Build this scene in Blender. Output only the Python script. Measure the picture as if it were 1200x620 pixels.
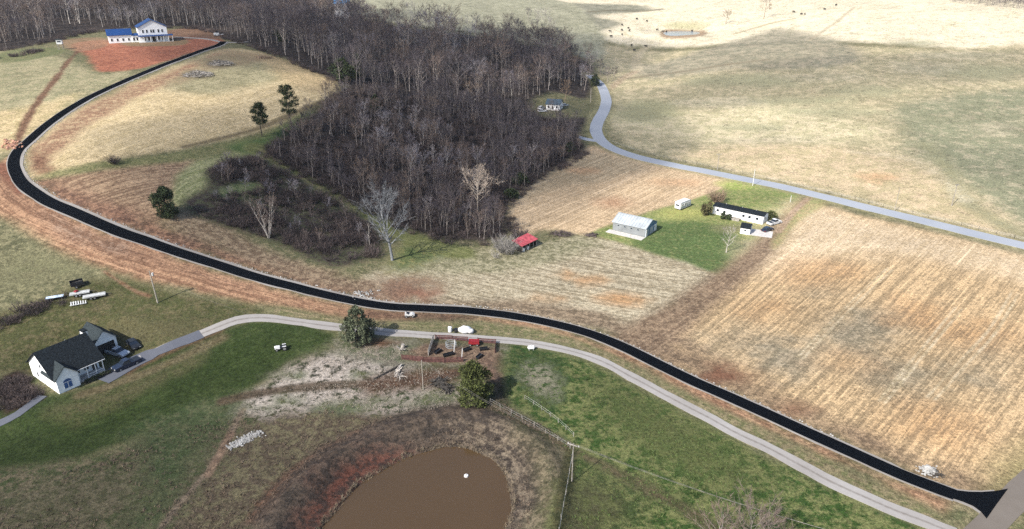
import bpy, bmesh, math, random
import numpy as np
from mathutils import Vector

for _o in list(bpy.data.objects):
    bpy.data.objects.remove(_o)
SC = bpy.context.scene
COL = SC.collection
R = math.radians

# ------------------------------------------------------------------ camera
CAM_H, PITCH, FPX = 82.0, 24.0, 811.0
cd = bpy.data.cameras.new('camera')
cd.sensor_width = 36.0
cd.lens = 36.0 * FPX / 1200.0
cd.clip_start, cd.clip_end = 1.0, 20000.0
cam = bpy.data.objects.new('camera', cd)
COL.objects.link(cam)
cam.location = (0, 0, CAM_H)
cam.rotation_euler = (R(90 - PITCH), 0, 0)
SC.camera = cam

# ------------------------------------------------------------------ light
SUN_EL = 40.0
SUN_AZ = (-0.68, -0.73)                      # horizontal direction towards the sun
w = bpy.data.worlds.new('World')
SC.world = w
w.use_nodes = True
nt = w.node_tree
bg = nt.nodes['Background']
sky = nt.nodes.new('ShaderNodeTexSky')
sky.sky_type = 'NISHITA'
sky.sun_disc = False
sky.sun_elevation = R(SUN_EL)
sky.sun_rotation = math.atan2(SUN_AZ[0], SUN_AZ[1])
sky.air_density, sky.dust_density = 1.0, 2.0
nt.links.new(sky.outputs[0], bg.inputs[0])
bg.inputs[1].default_value = 0.11
sd = bpy.data.lights.new('sun', 'SUN')
sd.energy = 4.2
sd.angle = R(0.55)
sd.color = (1.0, 0.95, 0.87)
sun = bpy.data.objects.new('sun', sd)
COL.objects.link(sun)
_h = math.hypot(*SUN_AZ)
SUN_DIR = Vector((SUN_AZ[0] / _h * math.cos(R(SUN_EL)), SUN_AZ[1] / _h * math.cos(R(SUN_EL)), math.sin(R(SUN_EL))))
sun.rotation_euler = SUN_DIR.to_track_quat('Z', 'Y').to_euler()
sun.location = (0, 0, 300)
vs = SC.view_settings
vs.view_transform = 'Standard'
vs.look = 'None'
vs.gamma = 1.0
vs.use_curve_mapping = False
vs.exposure = 0.95
# broken fair-weather cloud above the frame: centre of each shadow (picture point), radii, rotation, seed
CLOUDS = [(990, 88, 190, 36, 38, .1, 1), (490, 62, 105, 62, 150, .25, 2), (520, 180, 78, 62, 110, .2, 3), (345, 245, 38, 26, 60, -.5, 4),
          (300, 22, 70, 34, 110, .2, 5), (60, 14, 90, 30, 100, .1, 6), (1150, 190, 50, 24, 14, -.2, 7), (100, 585, 50, 18, 18, .1, 8)]
cy = SC.cycles
cy.max_bounces = 4
cy.diffuse_bounces = 2
cy.glossy_bounces = 2
cy.transmission_bounces = 2
cy.transparent_max_bounces = 8
cy.volume_bounces = 0
cy.use_denoising = False
cy.denoising_prefilter = 'ACCURATE'
cy.denoising_input_passes = 'RGB_ALBEDO_NORMAL'

# ------------------------------------------------------------------ noise
def _hash(ix, iy, s):
    n = (ix.astype(np.int64) * 374761393 + iy.astype(np.int64) * 668265263 + s * 1442695041) & 0xffffffff
    n = ((n ^ (n >> 13)) * 1274126177) & 0xffffffff
    n = (n ^ (n >> 16)) & 0xffff
    return n.astype(np.float64) / 65535.0

def vnoise(x, y, s=0):
    x = np.asarray(x, float); y = np.asarray(y, float)
    ix, iy = np.floor(x), np.floor(y)
    fx, fy = x - ix, y - iy
    fx = fx * fx * (3 - 2 * fx); fy = fy * fy * (3 - 2 * fy)
    a = _hash(ix, iy, s); b = _hash(ix + 1, iy, s)
    c = _hash(ix, iy + 1, s); d = _hash(ix + 1, iy + 1, s)
    return (a + (b - a) * fx) * (1 - fy) + (c + (d - c) * fx) * fy

def fbm(x, y, period, s=0, octv=3):
    v = 0; a = 1.0; t = 0
    for k in range(octv):
        v = v + a * vnoise(np.asarray(x) / period * 2 ** k, np.asarray(y) / period * 2 ** k, s + k * 17)
        t += a; a *= 0.5
    return v / t * 2 - 1

def sstep(a, b, x):
    t = np.clip((x - a) / (b - a), 0, 1)
    return t * t * (3 - 2 * t)

# ------------------------------------------------------------------ terrain
CT, ST = math.cos(R(PITCH)), math.sin(R(PITCH))

def pxdir(px, py):
    x = (np.asarray(px, float) - 600) / FPX
    y = -(np.asarray(py, float) - 310) / FPX
    return np.stack([x, CT + y * ST, -ST + y * CT], -1)

def px_at_h(px, py, h):
    d = pxdir(px, py)
    t = (h - CAM_H) / d[2]
    return d[0] * t, d[1] * t

# the lie of the land: picture point and ground height there (metres)
CTRL = [(0, 610, 0), (300, 610, -.5), (600, 610, -.5), (900, 610, 0), (1200, 600, 1), (100, 440, 1.5), (250, 480, .5),
        (400, 440, .5), (560, 470, 0), (700, 440, 0), (1000, 440, .5), (1200, 440, 1.5), (0, 400, 4), (0, 330, 9), (100, 310, 10.5),
        (200, 300, 10.5), (300, 322, 7), (420, 345, 3), (620, 372, 0), (760, 400, 0), (900, 350, 0), (1190, 330, 2),
        (20, 180, 26), (140, 185, 25), (280, 170, 22), (195, 240, 17), (80, 250, 17.5), (0, 250, 17), (330, 260, 9), (430, 300, 4),
        (0, 90, 37), (100, 110, 34), (180, 50, 41), (260, 50, 41), (250, 100, 34), (390, 90, 31), (70, 50, 41),
        (0, 20, 46), (150, 18, 45), (300, 10, 46), (450, 10, 44), (600, 6, 42), (500, 100, 20), (400, 170, 17), (450, 210, 10), (600, 180, 5),
        (560, 250, 2), (650, 125, 10), (620, 60, 26), (700, 200, 1), (850, 180, 2), (705, 110, 7), (720, 70, 15), (740, 40, 26),
        (800, 40, 25.5), (850, 65, 22), (800, 130, 6), (820, 250, 0), (700, 300, 0), (950, 150, 6), (1100, 180, 5.5), (950, 80, 21), (1100, 100, 18),
        (1190, 100, 18), (900, 20, 37), (1000, 8, 44), (1150, 10, 46), (680, 15, 37)]
_cx = []; _ch = []
for _p in CTRL:
    _x, _y = px_at_h(*_p); _cx.append((_x, _y)); _ch.append(_p[2])
for _p in [(0, -300, 0), (-400, -200, 8), (400, -200, 2), (-600, 200, 18), (600, 150, 6), (-700, 600, 55), (-300, 900, 52), (200, 1000, 56),
           (750, 900, 56), (900, 500, 30), (0, 1600, 55), (1500, 1500, 60), (-1500, 1500, 62), (-1500, 0, 30), (1500, 0, 20), (-60, 30, 0), (60, 30, 0),
           (0, 3500, 50), (3000, 2500, 50), (-3000, 2500, 50)]:
    _cx.append((_p[0], _p[1])); _ch.append(_p[2])
_cx = np.array(_cx, float); _ch = np.array(_ch, float)
_SCL = 300.0

def _tk(r2):
    return 0.5 * r2 * np.log(np.maximum(r2, 1e-12))

def _fit():
    n = len(_cx); P = _cx / _SCL
    d2 = ((P[:, None] - P[None]) ** 2).sum(-1)
    K = _tk(d2) + np.eye(n) * 0.004
    A = np.zeros((n + 3, n + 3)); A[:n, :n] = K
    A[:n, n] = 1; A[:n, n + 1:] = P
    A[n, :n] = 1; A[n + 1:, :n] = P.T
    b = np.zeros(n + 3); b[:n] = _ch
    return np.linalg.solve(A, b)
_W = _fit()

def h_base(x, y):
    x = np.asarray(x, float); y = np.asarray(y, float)
    sh = x.shape; xf = x.ravel() / _SCL; yf = y.ravel() / _SCL
    out = np.empty_like(xf)
    P = _cx / _SCL; n = len(P)
    for i in range(0, len(xf), 40000):
        a = xf[i:i + 40000]; b = yf[i:i + 40000]
        r2 = (a[:, None] - P[None, :, 0]) ** 2 + (b[:, None] - P[None, :, 1]) ** 2
        out[i:i + 40000] = _tk(r2) @ _W[:n] + _W[n] + _W[n + 1] * a + _W[n + 2] * b
    out = np.minimum(out, 72.0)
    return out.reshape(sh)

PADS = []          # level building sites: x, y, radius, fade, z

def h_mid(x, y):
    h = h_base(x, y)
    h = h + 0.5 * fbm(x, y, 60, 3, 2) + 0.10 * fbm(x, y, 12, 5, 2)
    for (X, Y, r, f, z) in PADS:
        dd = np.hypot(np.asarray(x) - X, np.asarray(y) - Y)
        k = 1 - sstep(r, r + f, dd)
        h = h * (1 - k) + z * k
    return h

def W(px, py, hf=None):
    """picture point -> point on the ground"""
    hf = hf or h_mid
    d = pxdir(px, py)
    t = 60.0 * 1.015 ** np.arange(270)
    p = d[None] * t[:, None]
    hh = hf(p[:, 0], p[:, 1])
    below = np.nonzero(CAM_H + p[:, 2] < hh)[0]
    if len(below) == 0:
        i = len(t) - 1
    else:
        i = max(1, below[0])
    lo, hi = t[i - 1], t[i]
    for _ in range(17):
        m = (lo + hi) / 2
        q = d * m
        if CAM_H + q[2] < hf(q[0:1], q[1:2])[0]:
            hi = m
        else:
            lo = m
    q = d * hi
    return np.array([q[0], q[1], float(hf(q[0:1], q[1:2])[0])])

def WP(pts):
    return np.array([W(*p) for p in pts])

def add_pad(px, py, r, f):
    p = W(px, py)
    PADS.append((p[0], p[1], r, f, p[2]))
add_pad(85, 440, 12, 8)
add_pad(180, 48, 17, 10)
add_pad(143, 46, 9, 8)
add_pad(744, 268, 12, 8)
add_pad(866, 256, 14, 8)
add_pad(647, 127, 9, 6)
add_pad(797, 39, 22, 16)

# ------------------------------------------------------------------ shapes in plan
def seg_dist(x, y, P, closed=False):
    """distance to a polyline, signed side and arclength of the nearest point"""
    best = np.full(x.shape, 1e9); side = np.zeros(x.shape); arc = np.zeros(x.shape)
    n = len(P); L = 0.0
    for i in range(n if closed else n - 1):
        a = P[i]; b = P[(i + 1) % n]
        dx, dy = b[0] - a[0], b[1] - a[1]
        l2 = dx * dx + dy * dy + 1e-9
        t = np.clip(((x - a[0]) * dx + (y - a[1]) * dy) / l2, 0, 1)
        ex = x - a[0] - t * dx; ey = y - a[1] - t * dy
        d = np.hypot(ex, ey)
        m = d < best
        best = np.where(m, d, best)
        side = np.where(m, np.sign(dx * ey - dy * ex), side)
        arc = np.where(m, L + t * math.sqrt(l2), arc)
        L += math.sqrt(l2)
    return best, side, arc

def in_poly(x, y, P):
    c = np.zeros(x.shape, bool); n = len(P); j = n - 1
    for i in range(n):
        xi, yi, xj, yj = P[i][0], P[i][1], P[j][0], P[j][1]
        m = ((yi > y) != (yj > y)) & (x < (xj - xi) * (y - yi) / (yj - yi + 1e-12) + xi)
        c ^= m; j = i
    return c

def smooth(P, step=2.0, closed=False):
    """Catmull-Rom through plan points, resampled evenly"""
    P = np.asarray(P, float)[:, :2]
    n = len(P); out = []
    for i in range(n if closed else n - 1):
        if closed:
            p0, p1, p2, p3 = P[i - 1], P[i], P[(i + 1) % n], P[(i + 2) % n]
        else:
            p0, p1, p2, p3 = P[max(i - 1, 0)], P[i], P[i + 1], P[min(i + 2, n - 1)]
        for t in np.linspace(0, 1, 12, endpoint=False):
            out.append(0.5 * (2 * p1 + (p2 - p0) * t + (2 * p0 - 5 * p1 + 4 * p2 - p3) * t * t + (3 * p1 - p0 - 3 * p2 + p3) * t ** 3))
    out.append(P[0] if closed else P[-1])
    out = np.array(out)
    for _ in range(3):
        out[1:-1] = 0.25 * out[:-2] + 0.5 * out[1:-1] + 0.25 * out[2:]
    s = np.r_[0, np.cumsum(np.hypot(*np.diff(out, axis=0).T))]
    m = max(2, int(s[-1] / step) + 1)
    q = np.linspace(0, s[-1], m)
    return np.stack([np.interp(q, s, out[:, 0]), np.interp(q, s, out[:, 1])], -1)

NEWROAD_PX = [(262, 49), (255, 53.5), (235, 60), (210, 69.5), (180, 81), (150, 93.5), (120, 107), (100, 117), (75, 132), (52, 149), (34, 165), (21, 177),
              (16, 189), (17.5, 200), (25, 214), (40, 226), (62, 239), (100, 255), (137, 271), (175, 284), (212, 297), (250, 309), (300, 325),
              (350, 338), (400, 350), (450, 359), (500, 362), (550, 364.5), (600, 370.5), (650, 380), (687, 390), (712, 399), (737, 410), (775, 429),
              (812, 447), (850, 463.5), (900, 486), (950, 509), (1000, 531.5), (1050, 554), (1090, 570), (1118, 580)]
LANE_PX = [(150, 426), (165, 420), (200, 405), (237, 391), (275, 376), (300, 372.5), (325, 374), (375, 381), (405, 384.5), (450, 389), (500, 392.5), (550, 396),
           (600, 399.5), (625, 402.5), (662, 410), (700, 421), (737, 440), (780, 464), (825, 487), (862, 507), (900, 525), (937, 545), (975, 565),
           (1012, 582), (1050, 599), (1090, 614), (1120, 626)]
PUBLIC_PX = [(690, 88), (702, 97), (708, 108), (710.5, 119), (707.4, 130.6), (700.5, 143), (698.5, 154), (704.5, 165), (720, 175), (750, 185), (800, 196), (825, 200.5),
             (862, 208), (900, 215.5), (925, 221), (962, 230), (1025, 245.5), (1075, 257.5), (1125, 270), (1200, 288), (1290, 309), (1400, 334)]
CROSS_PX = [(1118, 660), (1146, 630), (1170, 604), (1200, 573), (1235, 540), (1275, 505)]
POND_PX = [(375, 619), (387, 605), (407, 582), (425, 566), (450, 550), (475, 537), (500, 529.5), (517, 525), (537, 525), (557, 529), (575, 537),
           (587, 547), (596, 563), (599, 577), (599, 592), (595, 610), (588, 628), (570, 655), (520, 690), (440, 695), (380, 660)]
newroad = smooth(WP(NEWROAD_PX))
lane = smooth(WP(LANE_PX))
public = smooth(WP(PUBLIC_PX))
cross = smooth(WP(CROSS_PX))
# the pond is level: its outline is read off the water plane
POND_Z = float(np.min(WP(POND_PX)[:, 2])) - 1.3
pond = smooth(np.array([px_at_h(a, b, POND_Z) for a, b in POND_PX]), 1.5, True)[:-1]
_a = np.linspace(0, 2 * np.pi, len(pond))
pond = pond + np.stack([fbm(pond[:, 0], pond[:, 1], 5, 31), fbm(pond[:, 0], pond[:, 1], 5, 47)], -1) * 0.7
FARPOND_PX = [(778, 38), (785, 36.8), (800, 36.6), (815, 37), (821, 38.6), (815, 40.6), (800, 41.8), (786, 42.2), (779, 40.5)]
_fp = W(797, 39)
FARPOND_Z = float(_fp[2]) - 0.5
farpond = smooth(np.array([px_at_h(a, b, FARPOND_Z) for a, b in FARPOND_PX]), 2.0, True)[:-1]

def h_fin(x, y):
    x = np.asarray(x, float); y = np.asarray(y, float)
    h = h_mid(x, y)
    for P, z, bank, dep in ((pond, POND_Z, 9.0, 1.2), (farpond, FARPOND_Z, 6.0, .6)):
        m = (x > P[:, 0].min() - 18) & (x < P[:, 0].max() + 18) & (y > P[:, 1].min() - 18) & (y < P[:, 1].max() + 18)
        if m.any():
            xx, yy = x[m], y[m]
            d, _, _ = seg_dist(xx, yy, P, True)
            ins = in_poly(xx, yy, P)
            hh = h[m]
            lip = z + 0.35 * sstep(0, .5, d)
            out = lip + (hh - lip) * sstep(0.0, bank, d)
            if dep > 1:
                out = out + 1.1 * np.exp(-((d - 7.5) / 3.0) ** 2)
            h[m] = np.where(ins, z - dep * sstep(0, 2.5, d) - .05, out)
    return h

def hz(x, y):
    return float(h_fin(np.array([x]), np.array([y]))[0])

def G(px, py):
    """picture point -> point on the finished ground"""
    p = W(px, py)
    p[2] = hz(p[0], p[1])
    return p

# ------------------------------------------------------------------ materials
MATS = {}

def lin(c):
    return tuple(((v / 12.92) if v <= 0.04045 else ((v + 0.055) / 1.055) ** 2.4) for v in c)

def mat(name, col, rough=0.8, var=0.12, scale=3.0, metal=0.0, spec=0.3, bump=0.0, objvar=0.0, col2=None, ramp=None, tone=None):
    if name in MATS:
        return MATS[name]
    m = bpy.data.materials.new(name)
    m.use_nodes = True
    n = m.node_tree.nodes; l = m.node_tree.links
    b = n['Principled BSDF']
    b.inputs['Roughness'].default_value = rough
    b.inputs['Metallic'].default_value = metal
    b.inputs['Specular IOR Level'].default_value = spec
    tc = n.new('ShaderNodeTexCoord')
    nz = n.new('ShaderNodeTexNoise')
    nz.inputs['Scale'].default_value = scale
    nz.inputs['Detail'].default_value = 4
    l.new(tc.outputs['Object'], nz.inputs['Vector'])
    mx = n.new('ShaderNodeMix'); mx.data_type = 'RGBA'
    c2 = col2 or tuple(v * (1 - 2.2 * var) for v in col)
    c1 = col if col2 else tuple(v * (1 + 1.2 * var) for v in col)
    mx.inputs[6].default_value = (*c1, 1); mx.inputs[7].default_value = (*c2, 1)
    mr = n.new('ShaderNodeMapRange')
    mr.inputs[1].default_value = 0.35; mr.inputs[2].default_value = 0.68
    l.new(nz.outputs[0], mr.inputs[0]); l.new(mr.outputs[0], mx.inputs[0])
    out = mx.outputs[2]
    if ramp:
        oi = n.new('ShaderNodeObjectInfo')
        cr = n.new('ShaderNodeValToRGB')
        while len(cr.color_ramp.elements) < len(ramp):
            cr.color_ramp.elements.new(.5)
        for k, c in enumerate(ramp):
            cr.color_ramp.elements[k].position = k / max(1, len(ramp) - 1)
            cr.color_ramp.elements[k].color = (*c, 1)
        l.new(oi.outputs['Random'], cr.inputs[0])
        m3 = n.new('ShaderNodeMix'); m3.data_type = 'RGBA'; m3.blend_type = 'MULTIPLY'; m3.inputs[0].default_value = 1
        l.new(out, m3.inputs[6]); l.new(cr.outputs[0], m3.inputs[7]); out = m3.outputs[2]
    if tone:
        hs0 = n.new('ShaderNodeHueSaturation'); hs0.inputs['Value'].default_value = tone; l.new(out, hs0.inputs['Color']); out = hs0.outputs[0]
    if objvar:
        oi = n.new('ShaderNodeObjectInfo')
        hs = n.new('ShaderNodeHueSaturation')
        r2 = n.new('ShaderNodeMapRange')
        r2.inputs[3].default_value = 1 - objvar; r2.inputs[4].default_value = 1 + objvar
        l.new(oi.outputs['Random'], r2.inputs[0]); l.new(r2.outputs[0], hs.inputs['Value'])
        l.new(out, hs.inputs['Color']); out = hs.outputs[0]
    l.new(out, b.inputs['Base Color'])
    if bump:
        bp = n.new('ShaderNodeBump'); bp.inputs['Strength'].default_value = bump; bp.inputs['Distance'].default_value = 0.2
        l.new(nz.outputs[0], bp.inputs['Height']); l.new(bp.outputs[0], b.inputs['Normal'])
    MATS[name] = m
    return m

# ------------------------------------------------------------------ mesh builder
class MB:
    def __init__(s):
        s.v = []; s.f = []
    def add(s, v, f):
        k = len(s.v)
        s.v.extend([tuple(map(float, p)) for p in v]); s.f.extend([tuple(i + k for i in q) for q in f])
        return s
    def box(s, c, d, rz=0.0, taper=1.0, ry=0.0):
        x, y, z = d[0] / 2, d[1] / 2, d[2] / 2
        V = []
        for k, (a, b, e) in enumerate([(-1, -1, -1), (1, -1, -1), (1, 1, -1), (-1, 1, -1), (-1, -1, 1), (1, -1, 1), (1, 1, 1), (-1, 1, 1)]):
            t = taper if e > 0 else 1
            px, py, pz = a * x * t, b * y * t, e * z
            if ry:
                px, pz = px * math.cos(ry) + pz * math.sin(ry), -px * math.sin(ry) + pz * math.cos(ry)
            V.append((c[0] + px * math.cos(rz) - py * math.sin(rz), c[1] + px * math.sin(rz) + py * math.cos(rz), c[2] + pz))
        return s.add(V, [(0, 3, 2, 1), (4, 5, 6, 7), (0, 1, 5, 4), (1, 2, 6, 5), (2, 3, 7, 6), (3, 0, 4, 7)])
    def tube(s, p0, p1, r0, r1=None, n=6, cap=True):
        r1 = r0 if r1 is None else r1
        p0 = Vector(p0); p1 = Vector(p1)
        d = (p1 - p0)
        if d.length < 1e-6:
            return s
        d.normalize()
        a = d.orthogonal().normalized(); b = d.cross(a)
        V = []
        for p, r in ((p0, r0), (p1, r1)):
            for i in range(n):
                t = 2 * math.pi * i / n
                V.append(p + (a * math.cos(t) + b * math.sin(t)) * r)
        F = [(i, (i + 1) % n, n + (i + 1) % n, n + i) for i in range(n)]
        if cap:
            F += [tuple(range(n - 1, -1, -1)), tuple(range(n, 2 * n))]
        return s.add(V, F)
    def prism(s, poly, axis, a, b):
        """extrude a 2D outline; axis 'x': (y,z) outline between x=a and x=b; axis 'y': (x,z); axis 'z': (x,y)"""
        n = len(poly)
        def P(u, v, t):
            return (t, u, v) if axis == 'x' else ((u, t, v) if axis == 'y' else (u, v, t))
        V = [P(u, v, a) for u, v in poly] + [P(u, v, b) for u, v in poly]
        F = [tuple(range(n)), tuple(range(2 * n - 1, n - 1, -1))] + [(i, n + i, n + (i + 1) % n, (i + 1) % n) for i in range(n)]
        return s.add(V, F)
    def quad(s, a, b, c, d):
        return s.add([a, b, c, d], [(0, 1, 2, 3)])
    def blob(s, c, r, seed=0, n=7, m=5, rough=0.25):
        rn = random.Random(seed)
        V = [(c[0], c[1], c[2] - r[2])]
        for j in range(1, m):
            ph = -math.pi / 2 + math.pi * j / m
            for i in range(n):
                th = 2 * math.pi * (i + 0.5 * (j % 2)) / n
                k = 1 + rn.uniform(-rough, rough)
                V.append((c[0] + r[0] * k * math.cos(ph) * math.cos(th), c[1] + r[1] * k * math.cos(ph) * math.sin(th), c[2] + r[2] * k * math.sin(ph)))
        V.append((c[0], c[1], c[2] + r[2]))
        F = []
        for i in range(n):
            F.append((0, 1 + (i + 1) % n, 1 + i))
            for j in range(m - 2):
                a = 1 + j * n
                F.append((a + i, a + (i + 1) % n, a + n + (i + 1) % n, a + n + i))
            a = 1 + (m - 2) * n
            F.append((a + i, a + (i + 1) % n, len(V) - 1))
        return s.add(V, F)
    def mesh(s, name, mats, smooth_=False):
        me = bpy.data.meshes.new(name)
        me.from_pydata(s.v, [], s.f)
        for m in (mats if isinstance(mats, (list, tuple)) else [mats]):
            me.materials.append(m)
        bm = bmesh.new(); bm.from_mesh(me)
        bmesh.ops.recalc_face_normals(bm, faces=bm.faces)
        bm.to_mesh(me); bm.free()
        if smooth_:
            me.polygons.foreach_set('use_smooth', [True] * len(me.polygons))
        return me
    def build(s, name, m, parent=None, smooth_=False):
        return link(name, s.mesh(name, m, smooth_), parent)

def link(name, data, parent=None, loc=None):
    o = bpy.data.objects.new(name, data)
    COL.objects.link(o)
    if parent is not None:
        o.parent = parent
    if loc is not None:
        o.location = loc
    return o

def tag(o, label=None, cat=None, group=None, kind=None):
    if label: o['label'] = label
    if cat: o['category'] = cat
    if group: o['group'] = group
    if kind: o['kind'] = kind
    return o

def thing(name, label, cat, loc, rz=0.0, group=None):
    o = bpy.data.objects.new(name, None)
    o.empty_display_size = 0.5
    COL.objects.link(o)
    o.location = tuple(float(v) for v in loc)
    o.rotation_euler = (0, 0, rz)
    return tag(o, label, cat, group)

def copy_tree(o, loc=None, rz=None, label=None, scale=None, parent=None):
    c = o.copy(); COL.objects.link(c); c.parent = parent
    if loc is not None: c.location = tuple(float(v) for v in loc)
    if rz is not None: c.rotation_euler = (0, 0, rz)
    if scale is not None: c.scale = (scale,) * 3 if not hasattr(scale, '__len__') else scale
    if label: c['label'] = label
    for ch in list(o.children):
        copy_tree(ch, parent=c)
    return c

def heading(a, b):
    p, q = W(*a), W(*b)
    return math.atan2(q[1] - p[1], q[0] - p[0])

def dist(a, b):
    p, q = W(*a), W(*b)
    return math.hypot(q[0] - p[0], q[1] - p[1])
# ------------------------------------------------------------------ ground sheet
def spaced(a, b, first, ratio):
    out = [a]; s = first
    while out[-1] < b:
        out.append(out[-1] + s); s *= ratio
    return np.array(out)

_rows = [np.array([-900, -500, -250, -100, 0, 30, 45, 55.0])]
_d = 60.0
_r = []
while _d < 1150:
    _r.append(_d); _d *= 1.0042
while _d < 9000:
    _r.append(_d); _d *= 1.06
_rows = np.r_[_rows[0], np.array(_r)]
_u = np.r_[-60, -30, -15, -8, -5, -3, -2, -1.5, -1.2, -1.05, np.linspace(-0.95, 0.95, 560), 1.05, 1.2, 1.5, 2, 3, 5, 8, 15, 30, 60]
_DD, _UU = np.meshgrid(_rows, _u, indexing='ij')
GX = _UU * np.maximum(_DD, 60.0)
GY = _DD.copy()
GX = np.clip(GX, -9000, 9000)
nr, nc = GX.shape
gx, gy = GX.ravel(), GY.ravel()
gz = h_fin(gx, gy)

# noise fields used to break zone edges
N40 = fbm(gx, gy, 40, 11, 3); N10 = fbm(gx, gy, 10, 23, 3); N3 = fbm(gx, gy, 3.2, 37, 2)
WARP = 0.35 * N40 + 0.45 * N10 + 0.35 * N3
SATN = 0.94
KL, KS, KP, KD = 1.85, 2.9, 2.05, 2.2          # divisors from wanted colour to base colour; larger ones give darker ground

def C(r, g, b, k=KL):
    v = np.array(lin((r / 255., g / 255., b / 255.)))
    y = v @ np.array([.25, .6, .15])
    v = y + (v - y) * SATN
    return np.clip(v / k, .004, .62)

NV = len(gx)
CA = np.tile(C(146, 138, 104), (NV, 1)); CB = np.tile(C(112, 114, 80), (NV, 1))
PR = np.tile(np.array([0.5, 0.0, 1.0, 0.5]), (NV, 1))       # cover, streak, scale, spare
RC = np.zeros((NV, 2))

def put(mask, A, B, cov, streak, scale, rows=None, idx=None):
    m = mask[:, None]
    CA[idx] = CA[idx] * (1 - m) + np.asarray(A) * m
    CB[idx] = CB[idx] * (1 - m) + np.asarray(B) * m
    PR[idx] = PR[idx] * (1 - m) + np.array([cov, streak, scale, .5]) * m
    if rows is not None:
        sel = mask > 0.3
        ii = idx[sel]
        x, y = gx[ii], gy[ii]
        if rows[0] == 'lin':
            p, q = W(*rows[1]), W(*rows[2])
            d = (q - p)[:2]; d = d / np.hypot(*d)
            al = x * d[0] + y * d[1]; ac = -x * d[1] + y * d[0]
            ac = ac + 2.5 * np.sin(al / 60.0)
            RC[ii, 0] = ac; RC[ii, 1] = al
        elif rows[0] == 'rad':
            p = W(*rows[1])
            RC[ii, 0] = np.hypot(x - p[0], y - p[1]); RC[ii, 1] = np.arctan2(y - p[1], x - p[0]) * 60
        elif rows[0] == 'fan':
            (a1, b1), (a2, b2) = [(W(*r[0])[:2], W(*r[1])[:2]) for r in rows[1:]]
            d1, d2 = b1 - a1, b2 - a2
            k = np.linalg.solve(np.array([[d1[0], -d2[0]], [d1[1], -d2[1]]]), a2 - a1)
            o_ = a1 + d1 * k[0]
            R0 = np.hypot(*((a1 + a2 + b1 + b2) / 4 - o_))
            th = np.unwrap(np.array([math.atan2(*(((a1 + b1) / 2 - o_)[::-1]))]))[0]
            dt = np.arctan2(y - o_[1], x - o_[0]) - th
            dt = (dt + np.pi) % (2 * np.pi) - np.pi
            RC[ii, 0] = dt * R0; RC[ii, 1] = np.hypot(x - o_[0], y - o_[1])
            print('fan centre', o_, 'R0', R0)
        elif rows[0] == 'path':
            d, s, a = seg_dist(x, y, rows[1][::3])
            RC[ii, 0] = d * s; RC[ii, 1] = a

def bbox(P, pad):
    return np.nonzero((gx > P[:, 0].min() - pad) & (gx < P[:, 0].max() + pad) & (gy > P[:, 1].min() - pad) & (gy < P[:, 1].max() + pad))[0]

def poly(pts, A, B, cov=.5, streak=0., scale=1., warp=2.5, feather=1.5, alpha=1., rows=None):
    P = smooth(WP(pts), 4.0, True)
    ii = bbox(P, warp + feather + 2)
    d, _, _ = seg_dist(gx[ii], gy[ii], P, True)
    d = np.where(in_poly(gx[ii], gy[ii], P), d, -d)
    m = sstep(-feather, feather, d + warp * WARP[ii]) * alpha
    put(m, A, B, cov, streak, scale, rows, ii)

def line(pts, wdt, A, B, cov=.5, streak=0., scale=1., warp=.6, feather=.6, alpha=1., rows=None, world=False, break_=0., w2=None):
    P = pts if world else smooth(WP(pts), 3.0)
    ii = bbox(P, wdt + warp + feather + 2)
    d, s, a = seg_dist(gx[ii], gy[ii], P)
    ww = wdt if w2 is None else wdt + (w2 - wdt) * np.clip(a / max(1., a.max()), 0, 1)
    m = sstep(-feather, feather, ww / 2 - d + warp * WARP[ii])
    if break_:
        m = m * sstep(-.2, .3, N10[ii] + (1 - break_))
    m = m * alpha
    if rows == 'self':
        put(m, A, B, cov, streak, scale, ('path', np.repeat(P, 3, 0)), ii)
    else:
        put(m, A, B, cov, streak, scale, rows, ii)

def spot(px, py, rx, ry, A, B, cov=.5, streak=0., scale=1., warp=2., feather=2., alpha=1.):
    poly([(px + rx * math.cos(t), py + ry * math.sin(t)) for t in np.linspace(0, 6.28, 9)[:-1]], A, B, cov, streak, scale, warp, feather, alpha)

# --- far right hills and pastures
STRAW = C(250, 236, 205); STRAW2 = C(226, 214, 176)
poly([(560, -6), (700, -4), (1000, -8), (1260, -8), (1260, 62), (1100, 55), (930, 48), (800, 55), (700, 46), (640, 34), (600, 30)], STRAW, STRAW2, .55, .2, 4, 6, 8)
poly([(690, 50), (800, 60), (940, 52), (1100, 58), (1260, 62), (1260, 300), (1180, 285), (1000, 240), (860, 200), (730, 170), (712, 130), (700, 80)],
     C(222, 205, 166), C(188, 178, 140), .48, 0, 3.0, 4, 6)
poly([(735, 140), (860, 128), (1000, 140), (1040, 155), (930, 172), (800, 165)], C(240, 224, 184), C(214, 204, 160), .5, 0, 3, 10, 12, .8)  # band of sunlight painted into the grass as a paler colour
poly([(900, 165), (1040, 180), (1110, 210), (1200, 260), (1260, 300), (1180, 280), (1020, 238), (870, 200), (800, 180)], C(238, 212, 172), C(212, 194, 150), .5, 0, 2.5, 8, 10, .85)
poly([(1060, 120), (1260, 110), (1260, 280), (1180, 250), (1110, 200), (1060, 170)], C(196, 186, 154), C(154, 156, 124), .46, 0, 2.5, 8, 8, .9)
line([(1085, 170), (1110, 195), (1122, 225), (1160, 255), (1220, 285)], 7, C(150, 156, 120), C(176, 170, 130), .5, 0, 1.5, 3, 3, .7)
line([(1000, 178), (1060, 185), (1100, 205), (1130, 235)], 4, C(236, 222, 190), C(222, 204, 166), .5, 0, 1.5, 3, 3, .6)
spot(1030, 208, 22, 6, C(226, 178, 130), C(200, 170, 126), warp=6, feather=5, alpha=.7)
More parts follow.
